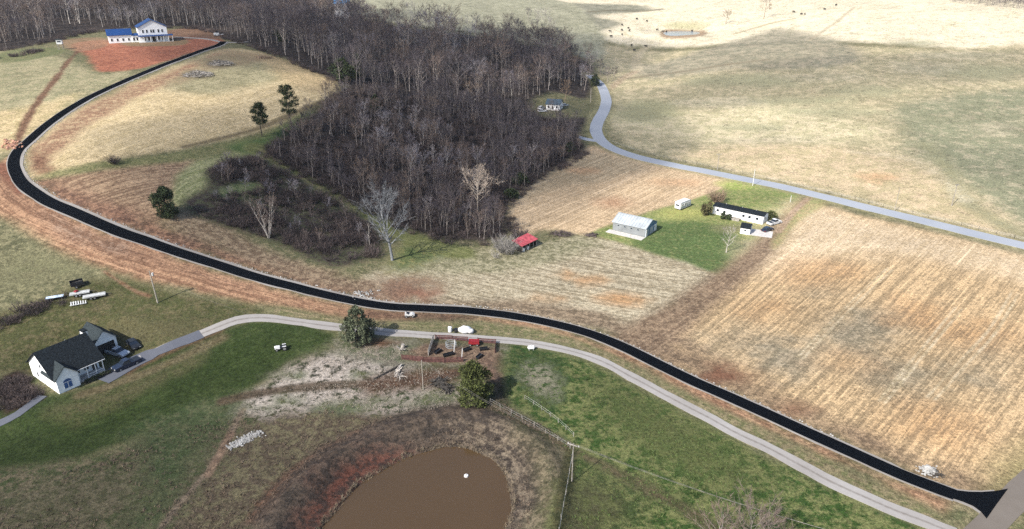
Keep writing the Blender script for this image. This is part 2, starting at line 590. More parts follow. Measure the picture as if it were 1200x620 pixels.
spot(760, 130, 40, 14, C(138, 150, 110), C(168, 166, 126), scale=2, warp=8, feather=8, alpha=.6)
for (a, b, rx, ry) in ((980, 132, 60, 5), (1090, 140, 50, 4), (1010, 108, 50, 6), (870, 95, 70, 8), (1150, 85, 60, 8), (880, 150, 40, 4), (1075, 50, 25, 3), (935, 118, 60, 6)):
    spot(a, b, rx, ry, C(146, 156, 118), C(176, 174, 138), scale=3, warp=10, feather=8, alpha=.55)
for (a, b, rx, ry) in ((1085, 80, 40, 7), (960, 90, 50, 4), (1120, 65, 50, 3), (905, 165, 60, 5), (1170, 150, 30, 8), (840, 120, 50, 5)):
    spot(a, b, rx, ry, C(216, 204, 172), C(190, 182, 150), scale=3, warp=10, feather=8, alpha=.6)
# grey rough slope under the far ridge, drainage lines and cow paths
poly([(745, 78), (800, 66), (880, 42), (920, 34), (1010, 60), (960, 80), (840, 84), (760, 92)], C(176, 166, 142), C(150, 146, 124), .5, .2, 4, 6, 8, .85)
line([(735, 92), (765, 88), (800, 84), (850, 76), (900, 70)], 3.5, C(128, 118, 96), C(160, 146, 120), .5, 0, 1, 1.5, 1.2, .8)
line([(713, 105), (725, 96), (732, 90), (745, 84)], 5, C(206, 186, 158), C(176, 156, 126), .5, 0, 1, 1, 1, .9)
line([(748, 82), (745, 72), (750, 62), (760, 54)], 6, C(222, 206, 172), C(196, 182, 150), .5, 0, 1, 3, 2, .7)
line([(860, 40), (880, 34), (905, 27), (930, 22)], 3, C(190, 170, 126), C(160, 150, 110), .5, 0, 1, 1, 1, .7)
line([(948, 48), (965, 36), (980, 26), (1002, 8)], 2.2, C(206, 190, 160), C(196, 180, 150), .5, 0, 1, .4, .8, .8)
poly([(590, 0), (680, 4), (745, 6), (760, 12), (700, 18), (730, 28), (690, 38), (640, 32)], C(150, 148, 128), C(126, 128, 112), .5, 0, 5, 5, 6, .85)
line([(690, 14), (720, 12), (750, 13), (775, 11)], 5, C(116, 108, 88), C(140, 130, 104), .5, 0, 1, 2, 2, .8)
poly([(775, 29), (800, 25), (830, 28), (822, 34), (790, 34)], C(176, 176, 128), C(196, 190, 146), .5, 0, 3, 4, 4, .7)
poly([(774, 42), (776, 36), (790, 34.5), (815, 34.5), (828, 37), (824, 42), (800, 45), (782, 45)], C(196, 168, 136), C(166, 136, 108), .5, 0, 1, 1, 1.5, .9)
poly([(440, -4), (560, -4), (640, 10), (650, 26), (600, 30), (520, 22), (450, 12)], C(184, 182, 156), C(164, 164, 138), .5, .3, 4, 5, 5)
# --- by the farm road: orange stubble, lawn of the mobile home
poly([(600, 236), (640, 205), (690, 172), (720, 178), (862, 211), (835, 228), (790, 240), (720, 262), (690, 276), (650, 268), (606, 276)],
     C(238, 208, 168), C(204, 176, 138), .5, .8, 1.4, 2.5, 2.5, 1, ('lin', (650, 262), (780, 205)))
poly([(618, 205), (690, 178), (760, 196), (720, 206), (650, 222), (612, 236)], C(196, 178, 146), C(170, 152, 122), .5, .8, 1.2, 6, 5, .75, ('lin', (650, 262), (780, 205)))
spot(720, 238, 18, 7, C(206, 160, 124), C(178, 132, 100), warp=4, feather=5, alpha=.7)
spot(682, 200, 20, 4, C(226, 172, 126), C(200, 160, 120), warp=3, feather=4, alpha=.6)
spot(790, 214, 30, 4, C(238, 188, 140), C(220, 180, 140), warp=4, feather=4, alpha=.6)
LAWN, LAWN2 = C(140, 154, 88), C(174, 172, 112)
poly([(690, 277), (720, 262), (768, 246), (800, 238), (840, 224), (866, 210), (900, 220), (940, 232), (905, 262), (880, 298), (846, 324), (800, 312), (740, 292)],
     LAWN, LAWN2, .52, 0, 1.2, 1.5, 1.2)
poly([(740, 285), (775, 262), (830, 262), (870, 280), (890, 290), (846, 324), (790, 308)], C(88, 112, 64), C(128, 138, 86), .56, 0, 1.4, 4, 4, .8)
spot(865, 216, 24, 6, C(176, 192, 96), C(196, 196, 120), warp=3, feather=3, alpha=.8)
spot(800, 250, 30, 6, C(200, 192, 116), C(170, 180, 92), warp=4, feather=4, alpha=.7)
spot(855, 268, 20, 5, C(150, 138, 112), C(124, 130, 84), warp=3, feather=3, alpha=.7)
line([(690, 275), (740, 291), (800, 310), (846, 325)], 2.0, C(116, 116, 78), C(140, 130, 90), .5, 0, 1, 1, .8, .8)
# --- middle hay ground
poly([(430, 322), (500, 300), (560, 295), (620, 290), (690, 278), (760, 297), (846, 326), (800, 352), (745, 390), (700, 385), (640, 373), (560, 360), (470, 356), (420, 346)],
     C(212, 198, 168), C(166, 152, 124), .5, .75, 1., 2.5, 2, 1, ('lin', (600, 305), (800, 335)))
poly([(520, 296), (640, 283), (690, 278), (700, 290), (620, 312), (520, 322), (450, 320)], C(186, 178, 144), C(136, 134, 100), .5, .25, 1.2, 5, 4, .9)
for (a, b, rx, ry) in ((690, 328, 24, 5), (725, 350, 22, 7), (665, 322, 10, 6), (750, 352, 12, 5), (640, 350, 20, 4)):
    spot(a, b, rx, ry, C(212, 154, 96), C(190, 150, 106), streak=.7, warp=5, feather=4, alpha=.75)
poly([(600, 352), (700, 365), (745, 395), (700, 386), (640, 374), (560, 362), (470, 352)], C(160, 136, 110), C(118, 100, 82), .5, .4, 1, 3, 3, .8)
poly([(440, 335), (480, 322), (510, 330), (500, 350), (470, 357), (436, 350)], C(128, 96, 80), C(164, 128, 104), .5, .1, 1, 7, 6, .9)
spot(493, 344, 14, 6, C(178, 118, 92), C(148, 100, 80), warp=5, feather=4, alpha=.7)
spot(425, 345, 14, 6, C(150, 140, 128), C(120, 112, 100), scale=.6, warp=3, feather=2, alpha=.7)
poly([(470, 290), (520, 285), (560, 300), (520, 305), (480, 318), (455, 318)], C(96, 112, 62), C(150, 146, 92), .55, 0, 1, 4, 4, .9)
# --- right stubble field
poly([(940, 236), (1000, 250), (1100, 273), (1200, 300), (1300, 326), (1300, 560), (1215, 560), (1180, 572), (1120, 574), (1060, 548), (950, 498), (860, 460), (780, 425), (735, 396), (800, 355), (880, 300), (915, 262)],
     C(236, 202, 154), C(186, 160, 122), .5, .9, 1.0, 2.5, 2.0, 1, ('fan', ((937, 415), (1040, 315)), ((1087, 465), (1187, 345))))
poly([(930, 238), (1000, 252), (1100, 276), (1260, 318), (1260, 345), (1120, 310), (1000, 300), (900, 320), (880, 300)], C(250, 226, 190), C(232, 206, 166), .5, .7, 1.2, 8, 10, .85)
for (a, b, rx, ry, al) in ((1010, 385, 60, 26, .8), (930, 420, 40, 22, .8), (1060, 440, 60, 18, .7), (870, 400, 40, 18, .55), (1150, 430, 30, 26, .6), (960, 340, 26, 14, .5)):
    spot(a, b, rx, ry, C(168, 158, 136), C(136, 130, 110), cov=.5, streak=.45, warp=10, feather=8, alpha=al * 1.0)
for (a, b, rx, ry) in ((1080, 370, 34, 18), (985, 425, 18, 8), (1100, 500, 60, 22), (1140, 390, 40, 20), (960, 320, 50, 18), (900, 360, 30, 12)):
    spot(a, b, rx, ry, C(218, 170, 116), C(178, 142, 104), cov=.5, streak=.95, warp=10, feather=8, alpha=.6)
for tr in ([(1087, 465), (1128, 420), (1160, 385), (1187, 340)], [(1096, 468), (1137, 423), (1168, 388), (1194, 343)], [(1030, 470), (1075, 415), (1120, 360)], [(1037, 472), (1082, 417), (1127, 362)], [(935, 418), (985, 366), (1040, 314)], [(941, 420), (991, 368), (1046, 316)]):
    line(tr, .5, C(238, 222, 190), C(210, 190, 150), .5, 0, 1, .35, .35, .75)
poly([(735, 398), (790, 400), (850, 430), (920, 462), (1010, 505), (1120, 555), (1190, 565), (1120, 578), (1060, 552), (950, 502), (860, 465), (780, 430)],
     C(156, 132, 108), C(114, 96, 80), .5, .25, 1, 6, 5, .85)
spot(850, 440, 30, 9, C(120, 78, 60), C(146, 100, 76), warp=6, feather=5, alpha=.85)
spot(930, 478, 22, 7, C(150, 100, 74), C(160, 120, 90), warp=5, feather=4, alpha=.6)
poly([(1180, 530), (1240, 500), (1240, 560), (1190, 572), (1160, 570)], C(130, 136, 84), C(160, 150, 100), .5, 0, 1, 4, 4, .7)
line([(745, 402), (790, 372), (850, 328), (890, 296), (925, 255), (945, 233)], 13, C(166, 142, 116), C(130, 108, 88), .5, .5, 1, 1.5, 3, .95, 'self', w2=2.5)
poly([(935, 238), (955, 232), (975, 236), (935, 262), (915, 285), (905, 290), (920, 258)], C(168, 172, 104), C(206, 186, 132), .5, 0, 1, 2, 2, .7)
line([(912, 272), (930, 248), (955, 226)], 2.2, C(206, 178, 150), C(176, 150, 120), .5, .3, 1, .4, .6, 1)
# --- upper left hill
poly([(0, 60), (60, 62), (110, 86), (150, 84), (90, 120), (40, 155), (15, 175), (-20, 190), (-80, 160), (-80, 70)], C(190, 178, 140), C(160, 156, 118), .5, .1, 2, 4, 4)
poly([(0, 130), (60, 120), (90, 110), (50, 150), (20, 175), (-40, 180), (-60, 140)], C(232, 206, 158), C(196, 176, 126), .5, .2, 2, 4, 5, .85)
poly([(90, 130), (160, 98), (260, 58), (310, 62), (350, 82), (395, 98), (380, 118), (320, 150), (250, 168), (180, 180), (100, 196), (40, 208), (35, 180), (55, 155)],
     C(236, 212, 166), C(206, 184, 138), .5, .55, 1.6, 3, 3, 1, ('lin', (150, 172), (390, 105)))
poly([(195, 90), (230, 66), (290, 66), (340, 84), (300, 100), (240, 110), (200, 104)], C(176, 168, 132), C(146, 142, 108), .5, .4, 2, 5, 6, .85)
poly([(300, 62), (395, 92), (370, 108), (330, 92)], C(216, 186, 140), C(180, 160, 120), .5, .4, 1.5, 4, 4, .7)
# clay yard and earthworks of the new house
poly([(84, 52), (120, 47), (170, 50), (215, 42), (258, 46), (255, 52), (215, 66), (165, 80), (118, 84), (108, 76), (96, 62)], C(196, 128, 98), C(162, 100, 78), .5, .2, 1.5, 2.5, 2, 1)
poly([(70, 48), (120, 44), (125, 54), (90, 60)], C(176, 140, 112), C(150, 120, 92), .5, 0, 1.5, 2, 2, .7)
poly([(195, 36), (240, 32), (268, 44), (230, 46), (200, 46)], C(146, 112, 92), C(124, 92, 74), .5, 0, 1.5, 3, 3, .9)
poly([(150, 48), (215, 46), (214, 53), (150, 54)], C(140, 138, 96), C(160, 140, 110), .5, 0, 1, 1.5, 1.5, .7)
poly([(0, 62), (45, 56), (75, 58), (60, 66), (0, 74)], C(110, 122, 80), C(140, 138, 96), .5, 0, 1.5, 3, 3, .9)
line([(92, 60), (80, 72), (66, 92), (50, 112), (36, 132), (26, 152), (20, 168)], 2.4, C(138, 104, 82), C(110, 80, 62), .5, .4, 1, 1.4, .8, .95, 'self')
poly([(262, 58), (300, 62), (320, 66), (300, 74), (250, 82), (205, 100), (212, 84), (240, 66)], C(150, 120, 96), C(170, 150, 116), .5, .1, 1, 4, 4, .6)
# red-brown smears below the upper road and darker ground round the log piles
poly([(40, 172), (62, 157), (110, 121), (170, 95), (235, 68), (256, 62), (215, 86), (165, 112), (110, 144), (72, 172), (45, 200)], C(150, 108, 86), C(206, 176, 138), .52, .5, .8, 5, 3, .85, ('lin', (100, 150), (160, 145)))
poly([(38, 176), (50, 180), (62, 196), (58, 204), (40, 200)], C(120, 84, 68), C(150, 110, 86), .5, 0, .8, 3, 2, .85)
spot(232, 87, 18, 5, C(112, 102, 86), C(140, 130, 106), warp=3, feather=3, alpha=.8)
spot(258, 76, 16, 5, C(112, 102, 86), C(140, 130, 106), warp=3, feather=3, alpha=.8)
# --- green ride and swirls between the thickets
poly([(60, 212), (150, 194), (220, 184), (290, 166), (300, 178), (240, 196), (214, 218), (200, 250), (160, 260), (110, 256), (70, 240)],
     C(192, 162, 130), C(146, 118, 94), .5, .75, 1.1, 3, 3, 1, ('rad', (330, 420)))
poly([(44, 210), (75, 214), (120, 232), (170, 255), (230, 275), (300, 300), (380, 325), (440, 335), (440, 352), (340, 332), (230, 300), (110, 256), (50, 228)],
     C(164, 124, 100), C(116, 88, 74), .5, .35, 1, 5, 4, .95)
poly([(200, 246), (260, 262), (330, 300), (400, 322), (440, 330), (430, 345), (330, 322), (240, 285), (190, 262)], C(176, 154, 126), C(132, 110, 90), .5, .2, 1, 4, 3, .9)
poly([(214, 200), (250, 180), (300, 172), (306, 182), (262, 196), (236, 222), (206, 244), (202, 224)], C(178, 176, 128), C(146, 150, 100), .5, .85, 1, 2, 2, 1, ('rad', (330, 260)))
poly([(40, 210), (100, 192), (180, 182), (250, 168), (320, 150), (390, 112), (398, 120), (345, 150), (300, 172), (240, 186), (150, 196)], C(150, 146, 100), C(122, 126, 82), .5, .4, 1, 2, 2, .95)
poly([(262, 172), (310, 158), (350, 140), (372, 130), (350, 152), (322, 172), (300, 182)], C(92, 116, 66), C(124, 136, 82), .55, .1, 1, 2, 2, .95)
line([(300, 174), (335, 188), (380, 212), (420, 236), (450, 258), (490, 282), (540, 296)], 9, C(140, 142, 92), C(116, 122, 72), .5, .7, 1, 1.5, 1.5, 1, 'self')
line([(305, 176), (345, 194), (390, 218), (440, 250)], 1.2, C(196, 180, 128), C(170, 160, 110), .5, .3, 1, .5, .6, .8)
line([(215, 172), (260, 162), (310, 148), (345, 132), (380, 118)], 2.4, C(96, 84, 66), C(130, 116, 84), .5, 0, 1, 1, .8, .8)
# --- roadside scars, lower left of the black road
poly([(0, 190), (14, 178), (14, 200), (30, 222), (90, 255), (180, 290), (300, 330), (400, 355), (500, 366), (600, 376), (720, 408), (850, 470), (1000, 540), (1110, 590), (1095, 594), (960, 532), (820, 466), (720, 418), (620, 384), (520, 372),
      (430, 378), (340, 362), (280, 352), (200, 338), (120, 316), (60, 296), (0, 262), (-40, 240), (-40, 200)],
     C(200, 158, 124), C(156, 118, 92), .5, .8, 1.1, 3, 2, 1, ('path', newroad))
poly([(0, 192), (18, 214), (60, 246), (130, 280), (210, 305), (300, 334), (280, 340), (180, 316), (90, 280), (30, 245), (0, 235)], C(156, 120, 98), C(120, 92, 76), .5, .8, 1, 4, 3, .55, ('path', newroad))
poly([(430, 360), (560, 368), (540, 378), (440, 376)], C(128, 100, 82), C(98, 76, 64), .5, .4, 1, 3, 2, .8)
poly([(0, 250), (40, 275), (100, 310), (126, 322), (60, 345), (0, 368), (-60, 372), (-60, 240)], C(156, 150, 114), C(112, 112, 82), .5, .15, 1.3, 3, 3)
poly([(0, 300), (60, 300), (110, 318), (60, 330), (0, 340)], C(124, 126, 90), C(148, 142, 108), .5, .1, 1.3, 5, 5, .7)
line([(0, 195), (10, 205), (26, 222)], 4, C(120, 76, 62), C(150, 100, 80), .5, .1, 1, 1, 1, .8)
poly([(50, 250), (90, 268), (150, 290), (130, 296), (80, 276)], C(184, 172, 158), C(150, 120, 98), .45, .5, .8, 3, 3, .45)
# --- homestead lawns lower left
LG, LG2 = C(112, 116, 72, KS), C(146, 136, 98, KS)
poly([(0, 366), (60, 345), (122, 322), (160, 330), (230, 345), (310, 362), (290, 376), (230, 394), (160, 422), (120, 432), (40, 440), (0, 440), (-60, 440), (-60, 380)], LG, LG2, .52, .1, 1.6, 3, 2)
poly([(110, 385), (220, 372), (240, 385), (160, 410), (110, 400)], C(140, 132, 98, KS), C(116, 114, 76, KS), .5, .2, 1.5, 5, 4, .8)
poly([(130, 325), (160, 335), (200, 350), (200, 362), (150, 350), (120, 340)], C(98, 108, 62, KS), LG, .5, 0, 1.4, 4, 4, .7)
line([(122, 318), (140, 330), (158, 341), (175, 347)], .9, C(200, 160, 130, KS), C(168, 120, 92, KS), .5, 0, 1, .4, .4, .9)
poly([(0, 440), (40, 438), (60, 462), (120, 445), (165, 424), (300, 376), (395, 392), (350, 425), (300, 455), (200, 495), (110, 536), (0, 562), (-60, 575), (-60, 440)], C(76, 94, 48, KS), C(98, 112, 64, KS), .55, .35, 1.6, 2.5, 2, 1, ('lin', (0, 540), (300, 410)))
poly([(0, 520), (90, 490), (200, 445), (290, 400), (340, 392), (300, 440), (190, 490), (90, 530), (0, 552)], C(62, 80, 36, KS), C(76, 94, 46, KS), .5, .5, 1.6, 4, 4, .85, ('lin', (0, 540), (300, 410)))
poly([(60, 478), (140, 452), (230, 415), (240, 425), (160, 465), (90, 496)], C(132, 124, 88, KS), C(100, 106, 64, KS), .5, .5, 1.2, 4, 3, .75, ('lin', (0, 540), (300, 410)))
line([(96, 462), (130, 452), (160, 440), (200, 425), (260, 396)], 3, C(170, 152, 118, KS), C(140, 120, 92, KS), .5, .2, 1, 1.5, 1, .7)
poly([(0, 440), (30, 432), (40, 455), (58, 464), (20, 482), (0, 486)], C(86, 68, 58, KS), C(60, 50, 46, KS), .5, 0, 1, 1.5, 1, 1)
poly([(130, 442), (160, 418), (200, 402), (260, 378), (266, 386), (205, 412), (170, 428), (150, 440)], C(150, 116, 92, KS), C(130, 104, 80, KS), .5, .2, 1, 1.2, 1, .9)
# --- rough ground, bottom
poly([(-40, 560), (110, 536), (200, 492), (300, 455), (345, 425), (400, 400), (440, 392), (520, 396), (600, 402), (600, 470), (640, 520), (660, 620), (640, 680), (-80, 680)],
     C(142, 130, 104, KS), C(92, 104, 66, KS), .5, 0, 1.2, 3, 2.5)
poly([(0, 580), (60, 560), (140, 545), (180, 560), (150, 610), (60, 640), (-40, 650)], C(132, 124, 98, KS), C(106, 104, 76, KS), .5, 0, 1.2, 6, 5, .9)
poly([(150, 500), (240, 470), (300, 462), (270, 500), (225, 560), (190, 620), (130, 620), (160, 560)], C(84, 104, 64, KS), C(122, 126, 90, KS), .52, 0, 1.5, 5, 4, .9)
poly([(240, 560), (300, 490), (400, 478), (470, 490), (420, 520), (340, 570), (280, 630), (200, 640)], C(120, 106, 88, KS), C(150, 140, 108, KS), .5, 0, 1., 5, 4, .95)
poly([(305, 455), (370, 420), (420, 406), (480, 402), (500, 425), (470, 445), (520, 470), (500, 484), (430, 478), (360, 476), (300, 490), (280, 480)], C(206, 194, 182, KD), C(72, 74, 60, KD), .55, 0, .75, 4, 3, 1)
poly([(390, 402), (460, 398), (560, 404), (600, 405), (600, 425), (560, 432), (480, 430), (420, 418)], C(86, 100, 62, KD), C(176, 166, 148, KD), .5, 0, .8, 4, 3, .85)
poly([(410, 455), (500, 450), (560, 465), (540, 485), (440, 482)], C(182, 170, 156, KD), C(70, 84, 54, KD), .53, 0, .8, 4, 3, .85)
line([(262, 470), (320, 458), (400, 451), (460, 450), (520, 440), (545, 434)], 2.6, C(122, 104, 84, KS), C(96, 84, 68, KS), .5, .5, 1, .7, .6, .9, 'self')
line([(445, 450), (480, 445), (520, 440)], 7, C(132, 100, 80, KS), C(112, 84, 68, KS), .5, .2, 1, 2, 2, .8)
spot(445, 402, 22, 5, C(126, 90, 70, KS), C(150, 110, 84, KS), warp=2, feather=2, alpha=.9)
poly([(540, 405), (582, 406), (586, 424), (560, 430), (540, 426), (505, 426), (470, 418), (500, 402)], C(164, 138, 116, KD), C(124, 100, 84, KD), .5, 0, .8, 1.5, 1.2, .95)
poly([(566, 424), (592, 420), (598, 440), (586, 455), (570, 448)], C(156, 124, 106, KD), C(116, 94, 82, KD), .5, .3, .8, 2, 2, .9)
poly([(575, 445), (600, 450), (615, 462), (600, 478), (575, 470)], C(80, 74, 62, KS), C(60, 60, 50, KS), .5, 0, .8, 2, 3, .9)  # the cedar's cast shadow, painted dark into the ground colour
line([(285, 480), (272, 505), (255, 535), (235, 562), (210, 590), (190, 618), (180, 640)], 1.3, C(152, 134, 114, KD), C(108, 96, 84, KD), .5, .3, 1, .7, .6, .95, 'self')
line([(270, 508), (257, 534), (244, 556)], 1.7, C(172, 144, 120, KD), C(138, 114, 96, KD), .5, .2, 1, .5, .4, .9)
line([(305, 605), (330, 572), (380, 535), (420, 514), (450, 503)], 4.2, C(142, 106, 84, KD), C(96, 78, 66, KD), .5, .8, 1, .6, .8, .95, 'self')
line([(450, 503), (480, 492), (520, 484), (580, 484)], 4, C(130, 116, 92, KS), C(100, 92, 74, KS), .5, .6, 1, 1, 1, .8, 'self')
# green breaking through the bleached weeds
for (x_, y_, rx_, ry_) in ((372, 412, 10, 4), (428, 438, 9, 4), (330, 470, 18, 4), (400, 478, 26, 4), (505, 470, 26, 6), (340, 440, 8, 6), (470, 415, 12, 4), (455, 470, 14, 3), (300, 478, 16, 3)):
    spot(x_, y_, rx_, ry_, C(78, 98, 52, KD), C(120, 124, 84, KD), cov=.56, scale=.8, warp=4, feather=2.5, alpha=.85)
# pond banks
line(np.vstack([pond, pond[:1]]), 22, C(128, 112, 98, KS), C(92, 82, 76, KS), .5, .45, .8, 2, 2.5, .95, 'self', world=True)
poly([(345, 612), (372, 565), (410, 535), (450, 522), (480, 523), (462, 540), (420, 566), (395, 595), (372, 622), (340, 640)], C(128, 80, 66, KD), C(86, 68, 62, KD), .5, .2, .8, 4, 3, .92)
poly([(520, 496), (585, 500), (620, 540), (625, 600), (605, 610), (600, 570), (580, 535), (545, 520)], C(168, 152, 130, KD), C(92, 82, 74, KD), .5, .4, .9, 4, 3, .8, ('path', np.vstack([pond, pond[:1]])))
poly([(600, 500), (640, 515), (660, 540), (655, 640), (610, 640), (628, 590), (622, 540)], C(152, 140, 112, KD), C(108, 104, 78, KD), .5, .2, 1, 4, 3, .85)
# --- green pasture, bottom right
PG, PG2 = C(64, 92, 40, KP), C(134, 138, 86, KP)
poly([(600, 404), (626, 408), (665, 416), (700, 428), (740, 448), (790, 478), (860, 514), (930, 550), (1010, 590), (1080, 622), (1120, 660), (1100, 720), (660, 720), (668, 530), (620, 490), (590, 460)], PG, PG2, .5, .05, 1.5, 2, 1.5)
poly([(600, 408), (650, 415), (660, 440), (640, 480), (610, 470), (598, 440)], C(66, 96, 50, KS), C(88, 106, 60, KS), .5, 0, 1.2, 5, 4, .85)
poly([(612, 430), (640, 428), (650, 450), (640, 470), (612, 452)], C(176, 166, 144, KD), C(66, 92, 50, KD), .55, 0, .8, 5, 3, .7)
poly([(700, 440), (760, 470), (860, 530), (900, 560), (820, 560), (720, 500)], C(116, 120, 74, KP), C(78, 90, 48, KP), .5, 0, 1.8, 7, 7, .6)
poly([(670, 560), (720, 570), (740, 600), (700, 640), (660, 640)], C(120, 108, 84, KS), C(92, 100, 60, KS), .5, 0, 1.2, 6, 5, .7)
line([(575, 476), (620, 500), (668, 526), (720, 552), (790, 590), (850, 625)], 2.6, C(140, 124, 96, KS), C(92, 98, 62, KS), .5, .4, 1, 1, 1, .85, 'self')
line([(670, 530), (664, 570), (656, 625)], 2.4, C(80, 84, 56, KS), C(116, 110, 76, KS), .5, .5, 1, .5, .6, .9, 'self')
# verge between the lane and the black road
poly([(330, 358), (420, 374), (560, 378), (640, 388), (710, 410), (800, 458), (900, 505), (1000, 552), (1100, 602), (1080, 606), (960, 552), (820, 480), (730, 432), (660, 404), (560, 390), (400, 379), (320, 368)],
     C(118, 120, 80), C(160, 146, 112), .5, .5, 1.1, 1.5, 1.2, .92, ('path', newroad))
# --- woodland floor
WOOD_PX = [(306, 176), (330, 190), (380, 218), (440, 252), (490, 272), (545, 284), (585, 280), (596, 262), (590, 236), (640, 205), (684, 176), (676, 160), (690, 138), (640, 140), (622, 122), (650, 108), (690, 116), (694, 84),
           (690, 74), (655, 60), (600, 50), (540, 40), (470, 32), (420, 22), (385, 10), (330, -8), (100, -8), (-80, -6), (-80, 58), (10, 58), (60, 47), (110, 36), (200, 31), (240, 34), (272, 46), (330, 66), (390, 94), (404, 102), (368, 130), (345, 150)]
LIT, LIT2 = C(90, 80, 74, 1.8), C(56, 50, 48, 1.8)
poly([(330, -8), (440, -6), (640, -2), (700, 30), (702, 70), (650, 56), (600, 46), (540, 36), (470, 28), (410, 16)], C(188, 184, 156), C(166, 164, 136), .5, .2, 4, 4, 4)
poly(WOOD_PX, LIT, LIT2, .5, 0, 1.5, 2.5, 3)
BRUSH_PX = [(216, 236), (245, 220), (240, 205), (270, 188), (300, 182), (330, 200), (380, 228), (420, 255), (445, 275), (450, 300), (430, 306), (390, 312), (340, 292), (300, 276), (250, 262), (222, 250)]
poly(BRUSH_PX, C(72, 64, 60, 1.7), C(92, 94, 70, 1.7), .5, 0, 1.2, 2, 2)
poly([(250, 226), (285, 214), (325, 214), (310, 224), (270, 232)], C(110, 128, 82), C(140, 146, 104), .5, 0, 1, 2, 2, .9)
# soft verges along the public road
line(public, 11, C(176, 172, 124), C(150, 142, 104), .5, .5, 1, 1.5, 1.5, .6, ('path', public), world=True)

# mid-scale tone variation shared by all covers
_t = (1 + 0.10 * N40 + 0.08 * N10)[:, None]
CA *= _t; CB *= _t

me = bpy.data.meshes.new('ground')
idx = np.arange(nr * nc).reshape(nr, nc)
F = np.stack([idx[:-1, :-1], idx[:-1, 1:], idx[1:, 1:], idx[1:, :-1]], -1).reshape(-1, 4)
me.vertices.add(NV)
me.vertices.foreach_set('co', np.stack([gx, gy, gz], -1).ravel().astype(np.float32))
me.loops.add(F.size); me.loops.foreach_set('vertex_index', F.ravel().astype(np.int32))
me.polygons.add(len(F))
me.polygons.foreach_set('loop_start', (np.arange(len(F)) * 4).astype(np.int32))
me.polygons.foreach_set('use_smooth', np.ones(len(F), bool))
me.update(calc_edges=True)
for nm, arr in (('cover_a', CA), ('cover_b', CB), ('cover_p', PR[:, :3]), ('row_c', np.c_[RC, np.zeros(NV)])):
    at = me.attributes.new(nm, 'FLOAT_VECTOR', 'POINT')
    at.data.foreach_set('vector', arr.ravel().astype(np.float32))

